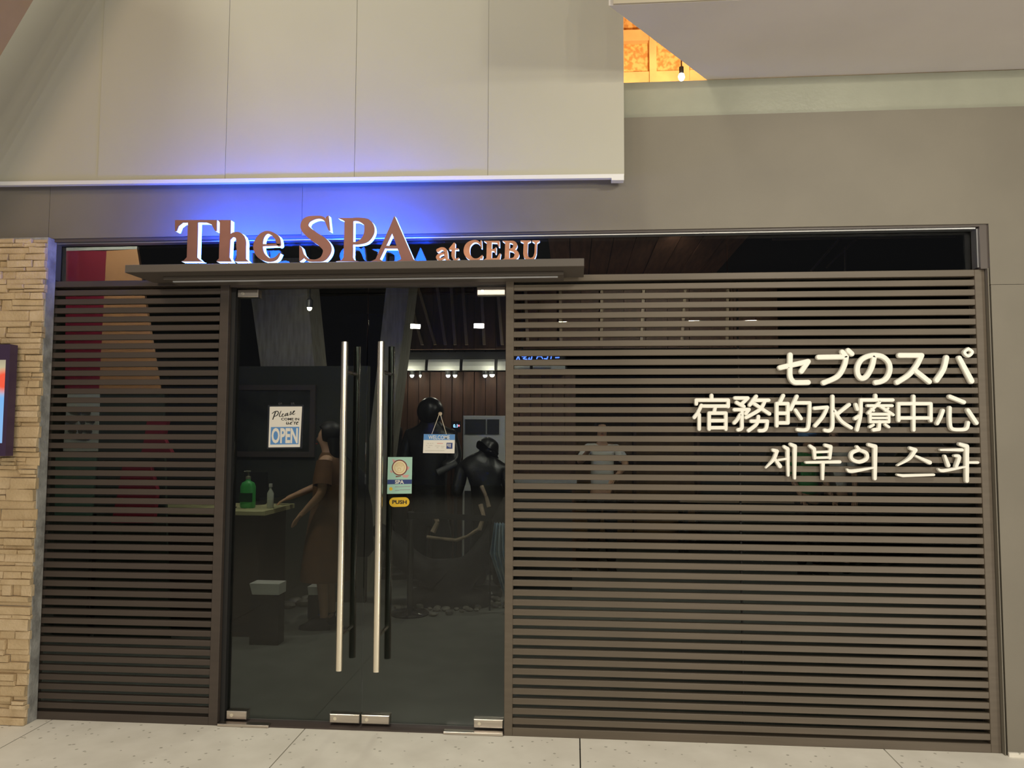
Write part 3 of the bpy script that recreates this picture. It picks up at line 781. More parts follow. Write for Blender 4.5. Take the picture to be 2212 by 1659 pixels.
# spa poster
CS = Conv(820, 970, 11.85, 0.058)
sp_ = root('spa_poster', (0, 0, 0)); tag(sp_, 'mint green SPA poster with a round bowl picture on the glass door', 'poster')
flat(CS, [(215, 205), (838, 205), (818, 1140), (190, 1148)], 0.0578, 0.0018, 'card', 'mint', sp_)
flat(CS, [(203, 785), (826, 780), (822, 893), (199, 903)], 0.0573, 0.0004, 'navy_band', 'navy', sp_)
c = CS(512, 475); kk = CS.k
def disc(r, y, nm, m, par, c=c, sx=1.0): return MB().tube((c[0], y, c[1]), (c[0], y - 0.0004, c[1]), r * kk, n=32).build(nm, m, par)
disc(205, 0.0577, 'bowl_rim', 'maroon', sp_); disc(178, 0.0572, 'bowl_filling', 'gold2', sp_); disc(140, 0.0567, 'bowl_ring', 'gold', sp_); disc(118, 0.0562, 'bowl_ring', 'gold2', sp_)
disc(48, 0.0557, 'bowl_centre', 'gold', sp_, CS(505, 520)); disc(32, 0.0552, 'bowl_centre', 'gold2', sp_, CS(505, 525))
mb = MB()
for t in range(-3, 4):
    a = math.radians(90 + t * 17); stroke(mb, [(505 + 62 * math.cos(a), 500 - 62 * math.sin(a), 8), (505 + 128 * math.cos(a), 490 - 128 * math.sin(a), 16)], 10, 0.0553, 0.0557, CS, n=6, chamfer=1.0)
mb.build('bowl_rays', 'gold', sp_)
for pts, m_ in (([(330, 250), (420, 300), (360, 340), (340, 330)], 'pink'), ([(700, 430), (770, 470), (720, 550), (690, 510)], 'pink'), ([(265, 545), (310, 550), (340, 600), (290, 610)], 'pink'), ([(570, 660), (760, 660), (710, 735), (600, 725)], 'pink'), ([(410, 690), (560, 690), (540, 705), (420, 720)], 'maroon')):
    flat(CS, pts, 0.05745, 0.0004, 'leaf_print', m_, sp_)
p0 = CS(395, 890); p1 = CS(625, 795)
text_mesh('spa_lettering', 'SPA', p0, p1[0] - p0[0], p1[1] - p0[1], 0.0571, 'paper', sp_, bold=0.03)
disc(45, 0.0577, 'sun_print', 'yellow', sp_, CS(290, 1020))
mb = MB()
for x0, x1, y in ((400, 620, 968), (635, 780, 960), (400, 500, 1062), (520, 780, 1045)):
    stroke(mb, [(x0, y), (x1, y - 5)], 20, 0.0574, 0.0578, CS, n=6, chamfer=1.0)
mb.build('small_print', 'grey_ink', sp_)

# push sticker
pu = root('push_sticker', (0, 0, 0)); tag(pu, 'yellow oval PUSH sticker below the mint poster', 'sticker')
mb = MB(); stroke(mb, [(365, 1362), (645, 1355)], 245, 0.0580, 0.0597, CS, n=20, chamfer=0.98); mb.build('sticker', 'yellow', pu)
p0 = CS(325, 1405); p1 = CS(695, 1310)
text_mesh('push_lettering', 'PUSH', p0, p1[0] - p0[0], p1[1] - p0[1], 0.0578, 'ink', pu, bold=0.03)

# hanging welcome sign
CW = Conv(900, 870, 13.82, 0.052)
we = root('welcome_sign', (0, 0, 0)); tag(we, 'small hanging white board with a blue WELCOME band', 'sign')
flat(CW, [(215, 935), (1145, 945), (1130, 1510), (190, 1500)], 0.0500, 0.004, 'board', 'paper', we)
flat(CW, [(216, 936), (1144, 946), (1140, 1112), (210, 1112)], 0.0494, 0.0006, 'blue_band', 'paperblue', we)
p0 = CW(355, 1090); p1 = CW(995, 975)
text_mesh('welcome_lettering', 'WELCOME', p0, p1[0] - p0[0], p1[1] - p0[1], 0.0492, 'paper', we, bold=0.008)
flat(CW, [(895, 1195), (1075, 1195), (1070, 1375), (890, 1375)], 0.0494, 0.0006, 'blue_badge', 'navy', we)
mb = MB()
for i, x in enumerate((920, 960, 1000)): stroke(mb, [(x + 8, 1230), (x, 1290 + 20 * i)], 20, 0.0488, 0.0494, CW, n=6, chamfer=1.0)
mb.build('badge_print', 'paper', we)
mb = MB()
for x0, x1, y in ((320, 370, 1215), (400, 440, 1215), (470, 500, 1215), (290, 320, 1275), (370, 470, 1275), (340, 400, 1330), (560, 690, 1290), (600, 650, 1340), (730, 830, 1300), (740, 810, 1345), (260, 830, 1430)):
    stroke(mb, [(x0, y), (x1, y)], 14, 0.0495, 0.0500, CW, n=6, chamfer=1.0)
mb.build('small_print', mat('pale_grey_ink', (0.55, 0.53, 0.48), 0.6), we)
mb = MB(); stroke(mb, [(620, 1215), (780, 1215)], 22, 0.0495, 0.0500, CW, n=6, chamfer=1.0); mb.build('red_print', 'pink', we)
mb = MB(); h = CW(690, 330); a = CW(450, 945); b = CW(890, 945)
mb.path([(a[0], 0.0515, a[1]), (h[0] - 0.002, 0.0505, h[1]), (h[0] + 0.003, 0.0505, h[1]), (b[0], 0.0515, b[1])], 0.0014)
mb.build('hanging_string', 'string', we)
h = CW(695, 330); u = MB(); u.tube((h[0], 0.0592, h[1]), (h[0], 0.051, h[1]), 0.011, 0.004, n=16); u.tube((h[0], 0.052, h[1]), (h[0], 0.046, h[1]), 0.004, n=10)
u.build('suction_hook', mat('tan_plastic', (0.45, 0.36, 0.25), 0.4), we)

# ================================================================== INTERIOR
RX0, RX1, RY0, RY1, RZ = -1.6, 8.0, 0.10, 7.2, 3.36
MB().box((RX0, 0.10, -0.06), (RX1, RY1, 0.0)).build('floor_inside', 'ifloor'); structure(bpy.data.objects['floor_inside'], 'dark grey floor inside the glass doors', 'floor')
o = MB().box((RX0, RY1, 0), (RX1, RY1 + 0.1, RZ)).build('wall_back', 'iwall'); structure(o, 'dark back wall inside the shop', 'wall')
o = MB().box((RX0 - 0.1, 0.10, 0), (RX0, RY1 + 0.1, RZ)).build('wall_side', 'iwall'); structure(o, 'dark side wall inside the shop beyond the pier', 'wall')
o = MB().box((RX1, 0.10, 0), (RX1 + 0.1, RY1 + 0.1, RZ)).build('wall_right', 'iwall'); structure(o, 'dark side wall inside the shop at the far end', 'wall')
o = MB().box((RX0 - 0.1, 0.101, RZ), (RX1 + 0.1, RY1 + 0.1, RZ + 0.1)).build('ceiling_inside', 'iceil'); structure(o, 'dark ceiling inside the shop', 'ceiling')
M['cboard'] = mat('ceiling_board', (0.30, 0.13, 0.075), 0.6, var=0.2, scale=5, stretch=(6, 0.6, 6))
for k in range(9):
    MB().box((2.75 + 0.2 * k, 2.6, RZ - 0.02 - 0.006 * (k % 2)), (2.942 + 0.2 * k, 4.49, RZ)).build('ceiling_board', 'cboard', o)

# lamps that belong to the interior
def ceiling_spot(x, y, z, label, m='spot', power=0.0, color=(1, 0.9, 0.72), r=0.05, g='small ceiling spots inside the shop'):
    t = root('ceiling_spot', (x, y, z)); tag(t, label, 'lamp', g)
    MB().lathe((0, 0, 0), [(r, 0.0), (r * 1.15, 0.01), (r * 1.15, 0.07), (r * 0.5, 0.09), (0.008, 0.10), (0.008, max(0.12, RZ - z))], 16).build('housing', 'louvre', t, True)
    MB().ellipsoid((0, 0, -0.002), (r * 0.85, r * 0.85, 0.03), 14, 8).build('lit_lens', m, t, True)
    if power:
        l = bpy.data.lights.new('spot_light', 'POINT'); l.energy = power; l.color = color; l.shadow_soft_size = r
        q = bpy.data.objects.new('spot_light', l); COL.objects.link(q); q.location = (x, y - 0.22, z + 0.02)
    return t


ceiling_spot(0.47, 3.0, 2.76, 'small round lit spot hanging before the leaning column', 'spot', 3.0, r=0.028)
rowspots = [(890, 810, 'spotw'), (908, 810, 'spot'), (968, 810, 'spotw'), (983, 810, 'spot'), (1048, 810, 'spotw'), (1063, 809, 'spot')]
for n, (px, py, m_) in enumerate(rowspots):
    p = at(px, py, 4.85)
    ceiling_spot(p.x, p.y, p.z, ['first', 'second', 'third', 'fourth', 'fifth', 'sixth'][n] + ' lit spot from the door handle in the row under the white bulkhead', m_, 4.0 if n in (0, 2, 5) else 0.0, r=(0.028, 0.015, 0.03, 0.028, 0.03, 0.035)[n])

# timber bulkhead with pale battens, standing in for the reflected plaza roof
tb = root('wall_reflected_roof', (0, 0, 0)); structure(tb, 'reflection of the plaza roof, built as dark red brown boards with pale battens', 'wall')
n = 0; x = 0.9
while x < 5.0:
    w = 0.24
    MB().box((x + 0.003, 4.5 + (n % 2) * 0.012, 2.52), (x + w - 0.003, 4.56, RZ)).build('board', 'timber', tb); x += w; n += 1
for px0, px1 in ((880, 912), (905, 940), (945, 962), (975, 983), (1000, 1008), (1040, 1046), (1075, 1085), (1135, 1140), (1210, 1212), (1300, 1299), (1390, 1385), (1480, 1472), (1572, 1570)):
    a = at(px0, 625, 4.48); b = at(px1, 745, 4.48); d = (a - b); a = b + d * ((RZ - 0.01 - b.z) / d.z)
    MB().prism([(b.x - 0.016, 4.465, b.z), (b.x + 0.016, 4.465, b.z), (a.x + 0.016, 4.465, a.z), (a.x - 0.016, 4.465, a.z)], (0, 0.034, 0)).build('batten', 'batten', tb)

# white curved bulkhead, boarded wall below
wb = root('wall_bulkhead', (0, 0, 0)); structure(wb, 'pale curved bulkhead above the boarded back wall', 'wall')
prof = []
for k in range(9):
    t = k / 8; prof.append((0.85 + 0, 4.75 + 0.35 * (1 - math.cos(t * math.pi / 2)), 2.30 + 0.26 * math.sin(t * math.pi / 2)))
NB = 5; W0, W1 = 0.85, 2.9
for q in range(NB):
    xa = W0 + (W1 - W0) * q / NB + 0.018; xb = W0 + (W1 - W0) * (q + 1) / NB - 0.018
    pts = [(xa, y, z) for _, y, z in prof] + [(xa, 5.12, 2.30)]
    MB().prism(pts, (xb - xa, 0, 0)).build('bulkhead_panel', mat('pale_grey_plaster', (0.55, 0.56, 0.54), 0.7), wb)
MB().box((W0, 4.80, 2.30), (W1, 5.1, 2.52)).build('backing', 'black', wb)
x = 0.86; n = 0
while x < 2.9:
    MB().box((x + 0.004, 4.98 + 0.012 * (n % 2), 0.0), (x + 0.13, 5.05, 2.30)).build('board', 'timber', wb); x += 0.134; n += 1

# leaning plaza columns reflected in the glass, built as solid columns inside
def leaning_column(px, w, label):
    (xa, ya), (xb, yb) = px
    a = at(xa, ya, 3.5); b = at(xb, yb, 3.5); d = (a - b).normalized()
    top = a + d * ((RZ - a.z) / d.z); bot = b - d * (b.z / d.z)
    o = MB().prism([(bot.x, 3.5, 0.0), (bot.x + w * 0.82, 3.5, 0.0), (top.x + w * 1.1, 3.5, RZ), (top.x, 3.5, RZ)], (0, 0.4, 0)).build('column_reflected', 'column')
    structure(o, label, 'column')


leaning_column(((542, 640), (592, 1000)), 0.56, 'reflection of a leaning concrete column, built solid behind the open sign')
leaning_column(((832, 640), (792, 1000)), 0.22, 'reflection of a leaning concrete column, built solid behind the chrome handles')

# framed picture / notice board on a dark partition
pf = root('picture_frame', (0.13, 2.98, 1.68)); tag(pf, 'large dark framed picture behind the open sign', 'picture')
m_ = MB(); m_.box((-0.42, 0, -0.34), (-0.37, 0.03, 0.34)); m_.box((0.37, 0, -0.34), (0.42, 0.03, 0.34)); m_.box((-0.37, 0, 0.29), (0.37, 0.03, 0.34)); m_.box((-0.37, 0, -0.34), (0.37, 0.03, -0.29))
m_.build('frame', 'frame', pf)
MB().box((-0.37, 0.012, -0.29), (0.37, 0.022, 0.29)).build('picture', mat('dark_print', (0.015, 0.017, 0.016), 0.4, color2=(0.05, 0.055, 0.045), scale=4), pf)
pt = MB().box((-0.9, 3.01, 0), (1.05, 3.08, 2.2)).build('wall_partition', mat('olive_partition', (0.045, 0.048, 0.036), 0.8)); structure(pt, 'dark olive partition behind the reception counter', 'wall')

# reception counter with things on it
ct = root('reception_counter', (0.15, 2.0, 0)); tag(ct, 'dark reception counter with an olive top behind the left door', 'counter')
MB().box((-0.95, -0.25, 0.0), (0.40, 0.30, 0.93)).build('body', 'counter', ct)
MB().cbox((-1.0, -0.30, 0.93), (0.46, 0.34, 0.965), 0.004).build('top', 'ctop', ct)
MB().box((-0.95, -0.262, 0.04), (0.40, -0.252, 0.10)).build('kick_board', 'black', ct)

gb = root('soap_bottle', (0.375, 1.93, 0.966)); tag(gb, 'green pump bottle standing on the reception counter', 'bottle')
MB().loft([(0, 0, 0, 0.055, 0.035), (0, 0, 0.01, 0.062, 0.04), (0, 0, 0.17, 0.062, 0.04), (0, 0, 0.20, 0.05, 0.035), (0, 0, 0.215, 0.02, 0.02), (0, 0, 0.23, 0.018, 0.018)]).build('body', 'greenbottle', gb, True)
MB().box((-0.05, -0.0415, 0.05), (0.05, -0.030, 0.12)).build('label_band', 'greenlabel', gb)
m_ = MB(); m_.lathe((0, 0, 0.23), [(0.02, 0), (0.02, 0.02), (0.006, 0.025), (0.006, 0.055), (0.018, 0.058), (0.018, 0.068)], 14); m_.tube((0, 0, 0.294), (-0.035, 0, 0.29), 0.005, n=8)
m_.build('pump', mat('olive_pump', (0.25, 0.25, 0.18), 0.5), gb, True)
vb = root('glass_bottle', (0.565, 1.92, 0.966)); tag(vb, 'slim clear bottle beside the green pump bottle', 'bottle')
MB().lathe((0, 0, 0), [(0.022, 0), (0.026, 0.01), (0.026, 0.12), (0.010, 0.15), (0.010, 0.17)], 16).build('body', mat('frosted_bottle', (0.5, 0.52, 0.45), 0.3), vb, True)
MB().lathe((0, 0, 0.17), [(0.014, 0), (0.014, 0.025)], 14).build('cap', 'appliance', vb, True)
dm = root('desk_monitor', (0.32, 2.22, 0.966)); tag(dm, 'small dark desk monitor behind the bottles', 'monitor')
MB().box((-0.11, 0.0, 0.06), (0.09, 0.02, 0.27)).build('screen', 'black', dm); MB().lathe((0, 0.03, 0), [(0.07, 0), (0.07, 0.008), (0.012, 0.012), (0.012, 0.12)], 16).build('stand', 'black', dm)
ca = root('card_holder', (0.22, 1.86, 0.966)); tag(ca, 'dark tilted card holder at the end of the counter', 'holder')
MB().prism([(-0.06, 0, 0), (0.05, 0, 0), (0.06, 0.06, 0.10), (-0.05, 0.06, 0.10)], (0.0, 0.012, 0)).build('plate', 'black', ca); MB().box((-0.06, 0.0, 0), (0.06, 0.08, 0.008)).build('foot', 'black', ca)

for n, (px0, py0, px1, py1, Y, lab) in enumerate(((540, 1260, 604, 1285, 1.54, 'pale storage box in front of the dark counter foot'), (665, 1267, 690, 1285, 2.35, 'small pale box on the floor behind the woman'))):
    a = at(px0, py0, Y); b = at(px1, py1, Y)
    t = root('storage_box', ((a.x + b.x) / 2, Y, 0)); tag(t, lab, 'box')
    w = abs(b.x - a.x) / 2
    MB().box((-w * 0.95, 0, 0.0), (w * 0.95, 0.12, b.z - 0.01)).build('stand', 'black', t)
    MB().prism([(-w, -0.01, a.z), (w, -0.01, a.z), (w * 0.98, -0.01, b.z), (-w * 0.80, -0.01, b.z)], (0, 0.14, 0)).build('box_body', 'appliance', t)


# ---- people
def skin_obj(name, nodes, edges, m, parent, rootidx=0, sub=2):
    me = bpy.data.meshes.new(name); me.from_pydata([n[:3] for n in nodes], edges, [])
    o = bpy.data.objects.new(name, me); COL.objects.link(o)
    md = o.modifiers.new('skin', 'SKIN'); md.use_smooth_shade = True; md.branch_smoothing = 0.4
    for i, n in enumerate(nodes):
        sv = me.skin_vertices[0].data[i]; rr = n[3]
        sv.radius = rr if isinstance(rr, tuple) else (rr, rr); sv.use_root = (i == rootidx)
    s_ = o.modifiers.new('sub', 'SUBSURF'); s_.levels = sub; s_.render_levels = sub
    dg = bpy.context.evaluated_depsgraph_get(); dg.update()
    me2 = bpy.data.meshes.new_from_object(o.evaluated_get(dg)); bpy.data.objects.remove(o)
    me2.materials.clear(); me2.materials.append(M[m] if isinstance(m, str) else m)
    o2 = bpy.data.objects.new(name, me2); COL.objects.link(o2); o2.parent = parent
    return o2


def hand(nodes, edges, wrist_i, w, d, side, curl=0.3):
    """palm and five fingers from wrist w along direction d"""
    d = Vector(d).normalized(); up = Vector((0, 0, 1)); s = d.cross(up)
    if s.length < 0.2: s = Vector((1, 0, 0))
    s.normalize(); nrm = s.cross(d).normalized()
    w = Vector(w); pi = len(nodes); p = w + d * 0.045
    nodes.append((*p, (0.030, 0.016))); edges.append((wrist_i, pi))
    for k, (off, L) in enumerate(((-0.026, 0.065), (-0.009, 0.078), (0.009, 0.074), (0.026, 0.058))):
        a = w + d * 0.085 + s * off; b = a + d * L * 0.5 - nrm * 0.006; c = b + d * L * 0.5 - nrm * curl * 0.05
        i = len(nodes); nodes += [(*a, 0.0095), (*b, 0.0088), (*c, 0.007)]; edges += [(pi, i), (i, i + 1), (i + 1, i + 2)]
    a = w + d * 0.035 - s * side * 0.035; b = a + d * 0.035 - s * side * 0.018 - nrm * 0.01; i = len(nodes)
    nodes += [(*a, 0.011), (*b, 0.009)]; edges += [(pi, i), (i, i + 1)]


def person(label, loc, rz, sc, arms, top, legs, hairlong=False, dress=False, cap=None, group=None, bag=False):
    t = root('person', loc); t.rotation_euler = (0, 0, rz); t.scale = (sc, sc, sc)
    tag(t, label, 'person', group)
    N = [(0, 0, 0.93, (0.135, 0.095)), (0, 0.005, 1.10, (0.115, 0.085)), (0, 0.01, 1.28, (0.135, 0.095)), (0, 0.012, 1.40, (0.10, 0.075)), (0, 0.0, 1.475, 0.048),
         (0, -0.012, 1.535, (0.062, 0.072)), (0, -0.022, 1.60, (0.072, 0.088)), (0, -0.005, 1.665, (0.068, 0.084)), (0, 0.0, 1.70, (0.035, 0.045)), (0, -0.112, 1.585, 0.010)]
    Ed = [(0, 1), (1, 2), (2, 3), (3, 4), (4, 5), (5, 6), (6, 7), (7, 8), (6, 9)]
    for sd in (-1, 1):
        i = len(N); k = arms[0 if sd < 0 else 1]
        N += [(sd * 0.155, 0.01, 1.41, 0.055), (*k[0], 0.040), (*k[1], 0.027)]
        Ed += [(3, i), (i, i + 1), (i + 1, i + 2)]
        hand(N, Ed, i + 2, k[1], Vector(k[1]) - Vector(k[0]), sd)
    for sd in (-1, 1):
        i = len(N)
        N += [(sd * 0.085, 0, 0.86, 0.088), (sd * 0.095, -0.01, 0.48, 0.056), (sd * 0.10, 0.02, 0.10, 0.036), (sd * 0.105, 0.0, 0.045, 0.040), (sd * 0.115, -0.13, 0.034, (0.038, 0.028))]
        Ed += [(0, i), (i, i + 1), (i + 1, i + 2), (i + 2, i + 3), (i + 3, i + 4)]
    skin_obj('body', N, Ed, 'skin', t)
    if dress:
        MB().loft([(0, 0.0, 0.40, 0.235, 0.22), (0, 0, 0.55, 0.225, 0.205), (0, 0, 0.85, 0.185, 0.165), (0, 0.0, 1.08, 0.155, 0.125), (0, 0.005, 1.25, 0.17, 0.13), (0, 0.01, 1.38, 0.175, 0.105), (0, 0.008, 1.445, 0.115, 0.08), (0, 0.004, 1.475, 0.07, 0.065)], cap=False).build('dress', top, t, True)
        sl = MB()
        for sd in (-1, 1):
            e = Vector(arms[0 if sd < 0 else 1][0]); s0 = Vector((sd * 0.14, 0.01, 1.40)); sl.tube(s0, s0.lerp(e, 0.75), 0.068, 0.075, n=16, caps=False)
        sl.build('sleeves', top, t, True)
    else:
        T = [(0, 0, 0.90, (0.150, 0.112)), (0, 0.005, 1.10, (0.142, 0.108)), (0, 0.01, 1.28, (0.155, 0.112)), (0, 0.012, 1.41, (0.115, 0.088)), (0, 0.005, 1.455, 0.062)]
        e2 = [(0, 1), (1, 2), (2, 3), (3, 4)]
        for sd in (-1, 1):
            i = len(T); e = Vector(arms[0 if sd < 0 else 1][0]); s0 = Vector((sd * 0.16, 0.01, 1.41)); mid = s0.lerp(e, 0.85)
            T += [(*s0, 0.072), (*mid, 0.062)]; e2 += [(3, i), (i, i + 1)]
        skin_obj('shirt', T, e2, top, t)
        Lg = [(0, 0, 0.93, (0.142, 0.105))]; e3 = []
        for sd in (-1, 1):
            i = len(Lg); Lg += [(sd * 0.088, 0, 0.84, 0.100), (sd * 0.098, -0.008, 0.48, 0.075), (sd * 0.10, 0.018, 0.10, 0.062)]; e3 += [(0, i), (i, i + 1), (i + 1, i + 2)]
        skin_obj('trousers', Lg, e3, legs, t)
    for sd in (-1, 1):
        MB().loft([(sd * 0.11, -0.06, 0.0, 0.050, 0.135), (sd * 0.11, -0.06, 0.03, 0.050, 0.13), (sd * 0.108, -0.03, 0.07, 0.042, 0.075), (sd * 0.105, 0.01, 0.10, 0.042, 0.045)], n=18).build('shoe', 'darkcloth', t, True)
        MB().ellipsoid((sd * 0.030, -0.103, 1.615), (0.012, 0.007, 0.006), 10, 6).build('eye', 'ink', t)
    MB().ellipsoid((0, -0.108, 1.548), (0.024, 0.008, 0.006), 10, 6).build('mouth', 'red_ink', t)
    def hs(v):
        if v.y < -0.045 and v.z < 0.045: v = Vector((v.x, -0.045 + (v.y + 0.045) * 0.25, v.z))
        return v
    H = MB().ellipsoid((0, 0.008, 1.645), (0.093, 0.112, 0.10), 20, 12, hs)
    if hairlong: H.loft([(0, 0.055, 1.36, 0.07, 0.03), (0, 0.06, 1.45, 0.085, 0.04), (0, 0.045, 1.60, 0.09, 0.065)], n=18)
    H.build('hair', 'hair', t, True)
    if cap:
        c = MB().ellipsoid((0, 0.0, 1.675), (0.102, 0.12, 0.075), 20, 10); c.loft([(0, -0.12, 1.672, 0.075, 0.075), (0, -0.12, 1.680, 0.075, 0.075)], n=18); c.build('cap', cap, t, True)
    return t


# woman at the counter, facing it, arm reaching to its top
person('woman in a brown dress leaning towards the reception counter', (0.97, 2.12, 0), math.radians(-90), 0.955,
       [((-0.22, -0.14, 1.18), (-0.14, -0.36, 1.085)), ((0.22, 0.02, 1.14), (0.20, -0.14, 0.98))], 'dress', 'darkcloth', hairlong=True, dress=True)
sb = root('shoulder_bag', (1.27, 2.12, 0.62)); tag(sb, 'long dark bag hanging behind the woman in brown', 'bag')
MB().loft([(0, 0, -0.05, 0.05, 0.05), (0, 0, 0.0, 0.09, 0.08), (-0.01, 0, 0.35, 0.08, 0.07), (-0.05, 0, 0.62, 0.055, 0.05), (-0.09, 0, 0.70, 0.02, 0.02)], n=18).build('bag_body', 'darkcloth', sb, True)
MB().path([(-0.085, 0, 0.69), (-0.16, -0.01, 0.77), (-0.30, -0.02, 0.775)], 0.008).build('strap', 'darkcloth', sb)

person('reflection of the viewer in a white T-shirt, built as a figure behind the wide slat screen', (3.30, 4.75, 0), 0, 1.0,
       [((-0.26, -0.12, 1.24), (-0.16, -0.34, 1.38)), ((0.27, -0.10, 1.22), (0.14, -0.30, 1.10))], 'whiteshirt', 'darkcloth')  # viewer mirrored in the glass, built as a solid figure inside
person('reflected person in a blue cap, built as a figure behind the Chinese characters', (5.62, 4.9, 0), math.radians(20), 0.94,
       [((-0.22, -0.02, 1.12), (-0.20, -0.16, 0.92)), ((0.22, -0.02, 1.12), (0.22, -0.15, 0.92))], 'greencloth', 'darkcloth', cap='cap')  # one of the reflected plaza crowd, built inside the room
person('reflected person in a white top, built as a figure behind the Korean characters', (6.02, 5.2, 0), math.radians(-25), 0.97,
       [((-0.24, -0.05, 1.14), (-0.15, -0.25, 1.05)), ((0.22, -0.02, 1.12), (0.22, -0.12, 0.90))], 'whiteshirt', 'darkcloth', hairlong=True)  # another of the reflected crowd, also modelled as standing inside

# ---- black stone figures behind the right door
def statue(label, loc, nodes, edges):
    t = root('statue', loc); tag(t, label, 'statue', 'black figures behind the right door')
    skin_obj('figure', nodes, edges, 'darkstone', t)
    if 'tall' in label:
        t.scale = (1.08, 1.08, 1.08)
        MB().ellipsoid((0, -0.01, 1.665), (0.13, 0.14, 0.14), 28, 18).build('head', 'darkstone', t, True)
        MB().tube((0.30, -0.22, 1.17), (0.12, -0.26, 1.08), 0.03, 0.035, n=10).build('arm_highlight', mat('highlight_grey', (0.10, 0.10, 0.10), 0.5), t, True)  # paler bar modelled for the grey highlight on the arm
    MB().lathe((0, 0, 0), [(0.19, 0), (0.19, 0.05), (0.17, 0.07)], 20).build('plinth', 'darkstone', t)
    return t


statue('tall black figure with a bald round head behind the welcome sign', (1.47, 3.95, 0),
       [(0, 0, 0.85, (0.22, 0.16)), (0, 0, 1.15, (0.20, 0.15)), (0, 0, 1.42, (0.17, 0.13)), (0, 0, 1.56, 0.09), (0, -0.01, 1.62, (0.08, 0.08)), (0, 0, 1.68, (0.08, 0.08)), (0, 0, 1.72, 0.06),
        (-0.2, 0, 1.45, 0.085), (-0.26, -0.03, 1.15, 0.07), (-0.14, -0.18, 1.0, 0.055), (0.2, 0, 1.45, 0.085), (0.27, -0.06, 1.2, 0.07), (0.16, -0.20, 1.12, 0.055), (-0.12, 0, 0.45, 0.12), (-0.12, 0, 0.08, 0.10), (0.12, 0, 0.45, 0.12), (0.12, 0, 0.08, 0.10), (0, -0.12, 1.66, 0.025)],
       [(0, 1), (1, 2), (2, 3), (3, 4), (4, 5), (5, 6), (2, 7), (7, 8), (8, 9), (2, 10), (10, 11), (11, 12), (0, 13), (13, 14), (0, 15), (15, 16), (4, 17)])
statue('stooping black figure in front of the white air conditioner', (2.10, 3.42, 0),
       [(0.08, 0, 0.75, (0.20, 0.16)), (0.04, 0, 1.05, (0.22, 0.17)), (0.0, 0, 1.30, (0.17, 0.13)), (0.02, -0.02, 1.40, 0.08), (0.06, -0.03, 1.45, 0.10), (0.10, -0.03, 1.52, 0.085), (-0.2, 0, 1.25, 0.08), (-0.26, -0.1, 0.95, 0.06), (0.2, 0, 1.22, 0.08), (0.30, -0.12, 0.95, 0.06), (-0.05, 0, 0.4, 0.11), (-0.05, 0, 0.08, 0.09), (0.18, 0, 0.4, 0.11), (0.18, 0, 0.08, 0.09)],
       [(0, 1), (1, 2), (2, 3), (3, 4), (4, 5), (2, 6), (6, 7), (2, 8), (8, 9), (0, 10), (10, 11), (0, 12), (12, 13)])
statue('slim black figure half hidden by the chrome handle', (1.02, 4.30, 0),
       [(0, 0, 0.80, (0.17, 0.13)), (0, 0, 1.15, (0.16, 0.12)), (0, 0, 1.36, (0.14, 0.10)), (0, 0, 1.47, 0.05), (0, -0.02, 1.57, (0.09, 0.10)), (0, 0, 1.66, (0.08, 0.09)), (-0.16, 0, 1.36, 0.06), (-0.2, -0.03, 1.05, 0.05), (0.16, 0, 1.36, 0.06), (0.2, -0.05, 1.05, 0.05), (-0.09, 0, 0.42, 0.09), (-0.09, 0, 0.08, 0.07), (0.09, 0, 0.42, 0.09), (0.09, 0, 0.08, 0.07)],
       [(0, 1), (1, 2), (2, 3), (3, 4), (4, 5), (2, 6), (6, 7), (2, 8), (8, 9), (0, 10), (10, 11), (0, 12), (12, 13)])

# ---- floor standing air conditioner
ac = root('air_conditioner', (2.01, 4.2, 0)); tag(ac, 'white floor standing air conditioner with dark grilles behind the right door', 'air conditioner')
MB().cbox((-0.23, 0, 0.0), (0.23, 0.3, 1.76), 0.008).build('cabinet', 'appliance', ac)
for a, b in ((-0.205, 0.02), (0.035, 0.165)): MB().box((a, -0.012, 1.56), (b, 0.006, 1.72)).build('air_outlet', 'louvre', ac)
MB().box((-0.02, -0.012, 1.02), (0.19, 0.006, 1.26)).build('intake_grille', 'louvre', ac)
MB().box((-0.205, -0.010, 0.06), (0.205, 0.006, 0.95)).build('lower_grille', 'louvre', ac)
tm = root('temperature_display', (0, 0, 0)); tag(tm, 'small lit digital display beside the air conditioner', 'display')
p = at(985, 920, 4.12)
MB().box((p.x - 0.045, 4.115, p.z - 0.07), (p.x + 0.05, 4.145, p.z + 0.05)).build('case', 'black', tm)
MB().box((p.x - 0.015, 4.125, 0.0), (p.x + 0.015, 4.145, p.z - 0.07)).build('post', 'black', tm)
text_mesh('digits', '0.1', (p.x - 0.028, p.z - 0.018), 0.045, 0.036, 4.113, 'bluedisp', tm, bold=0.02)
MB().tube((p.x + 0.032, 4.113, p.z + 0.002), (p.x + 0.032, 4.1125, p.z + 0.002), 0.011, n=14).build('indicator', 'reddisp', tm)

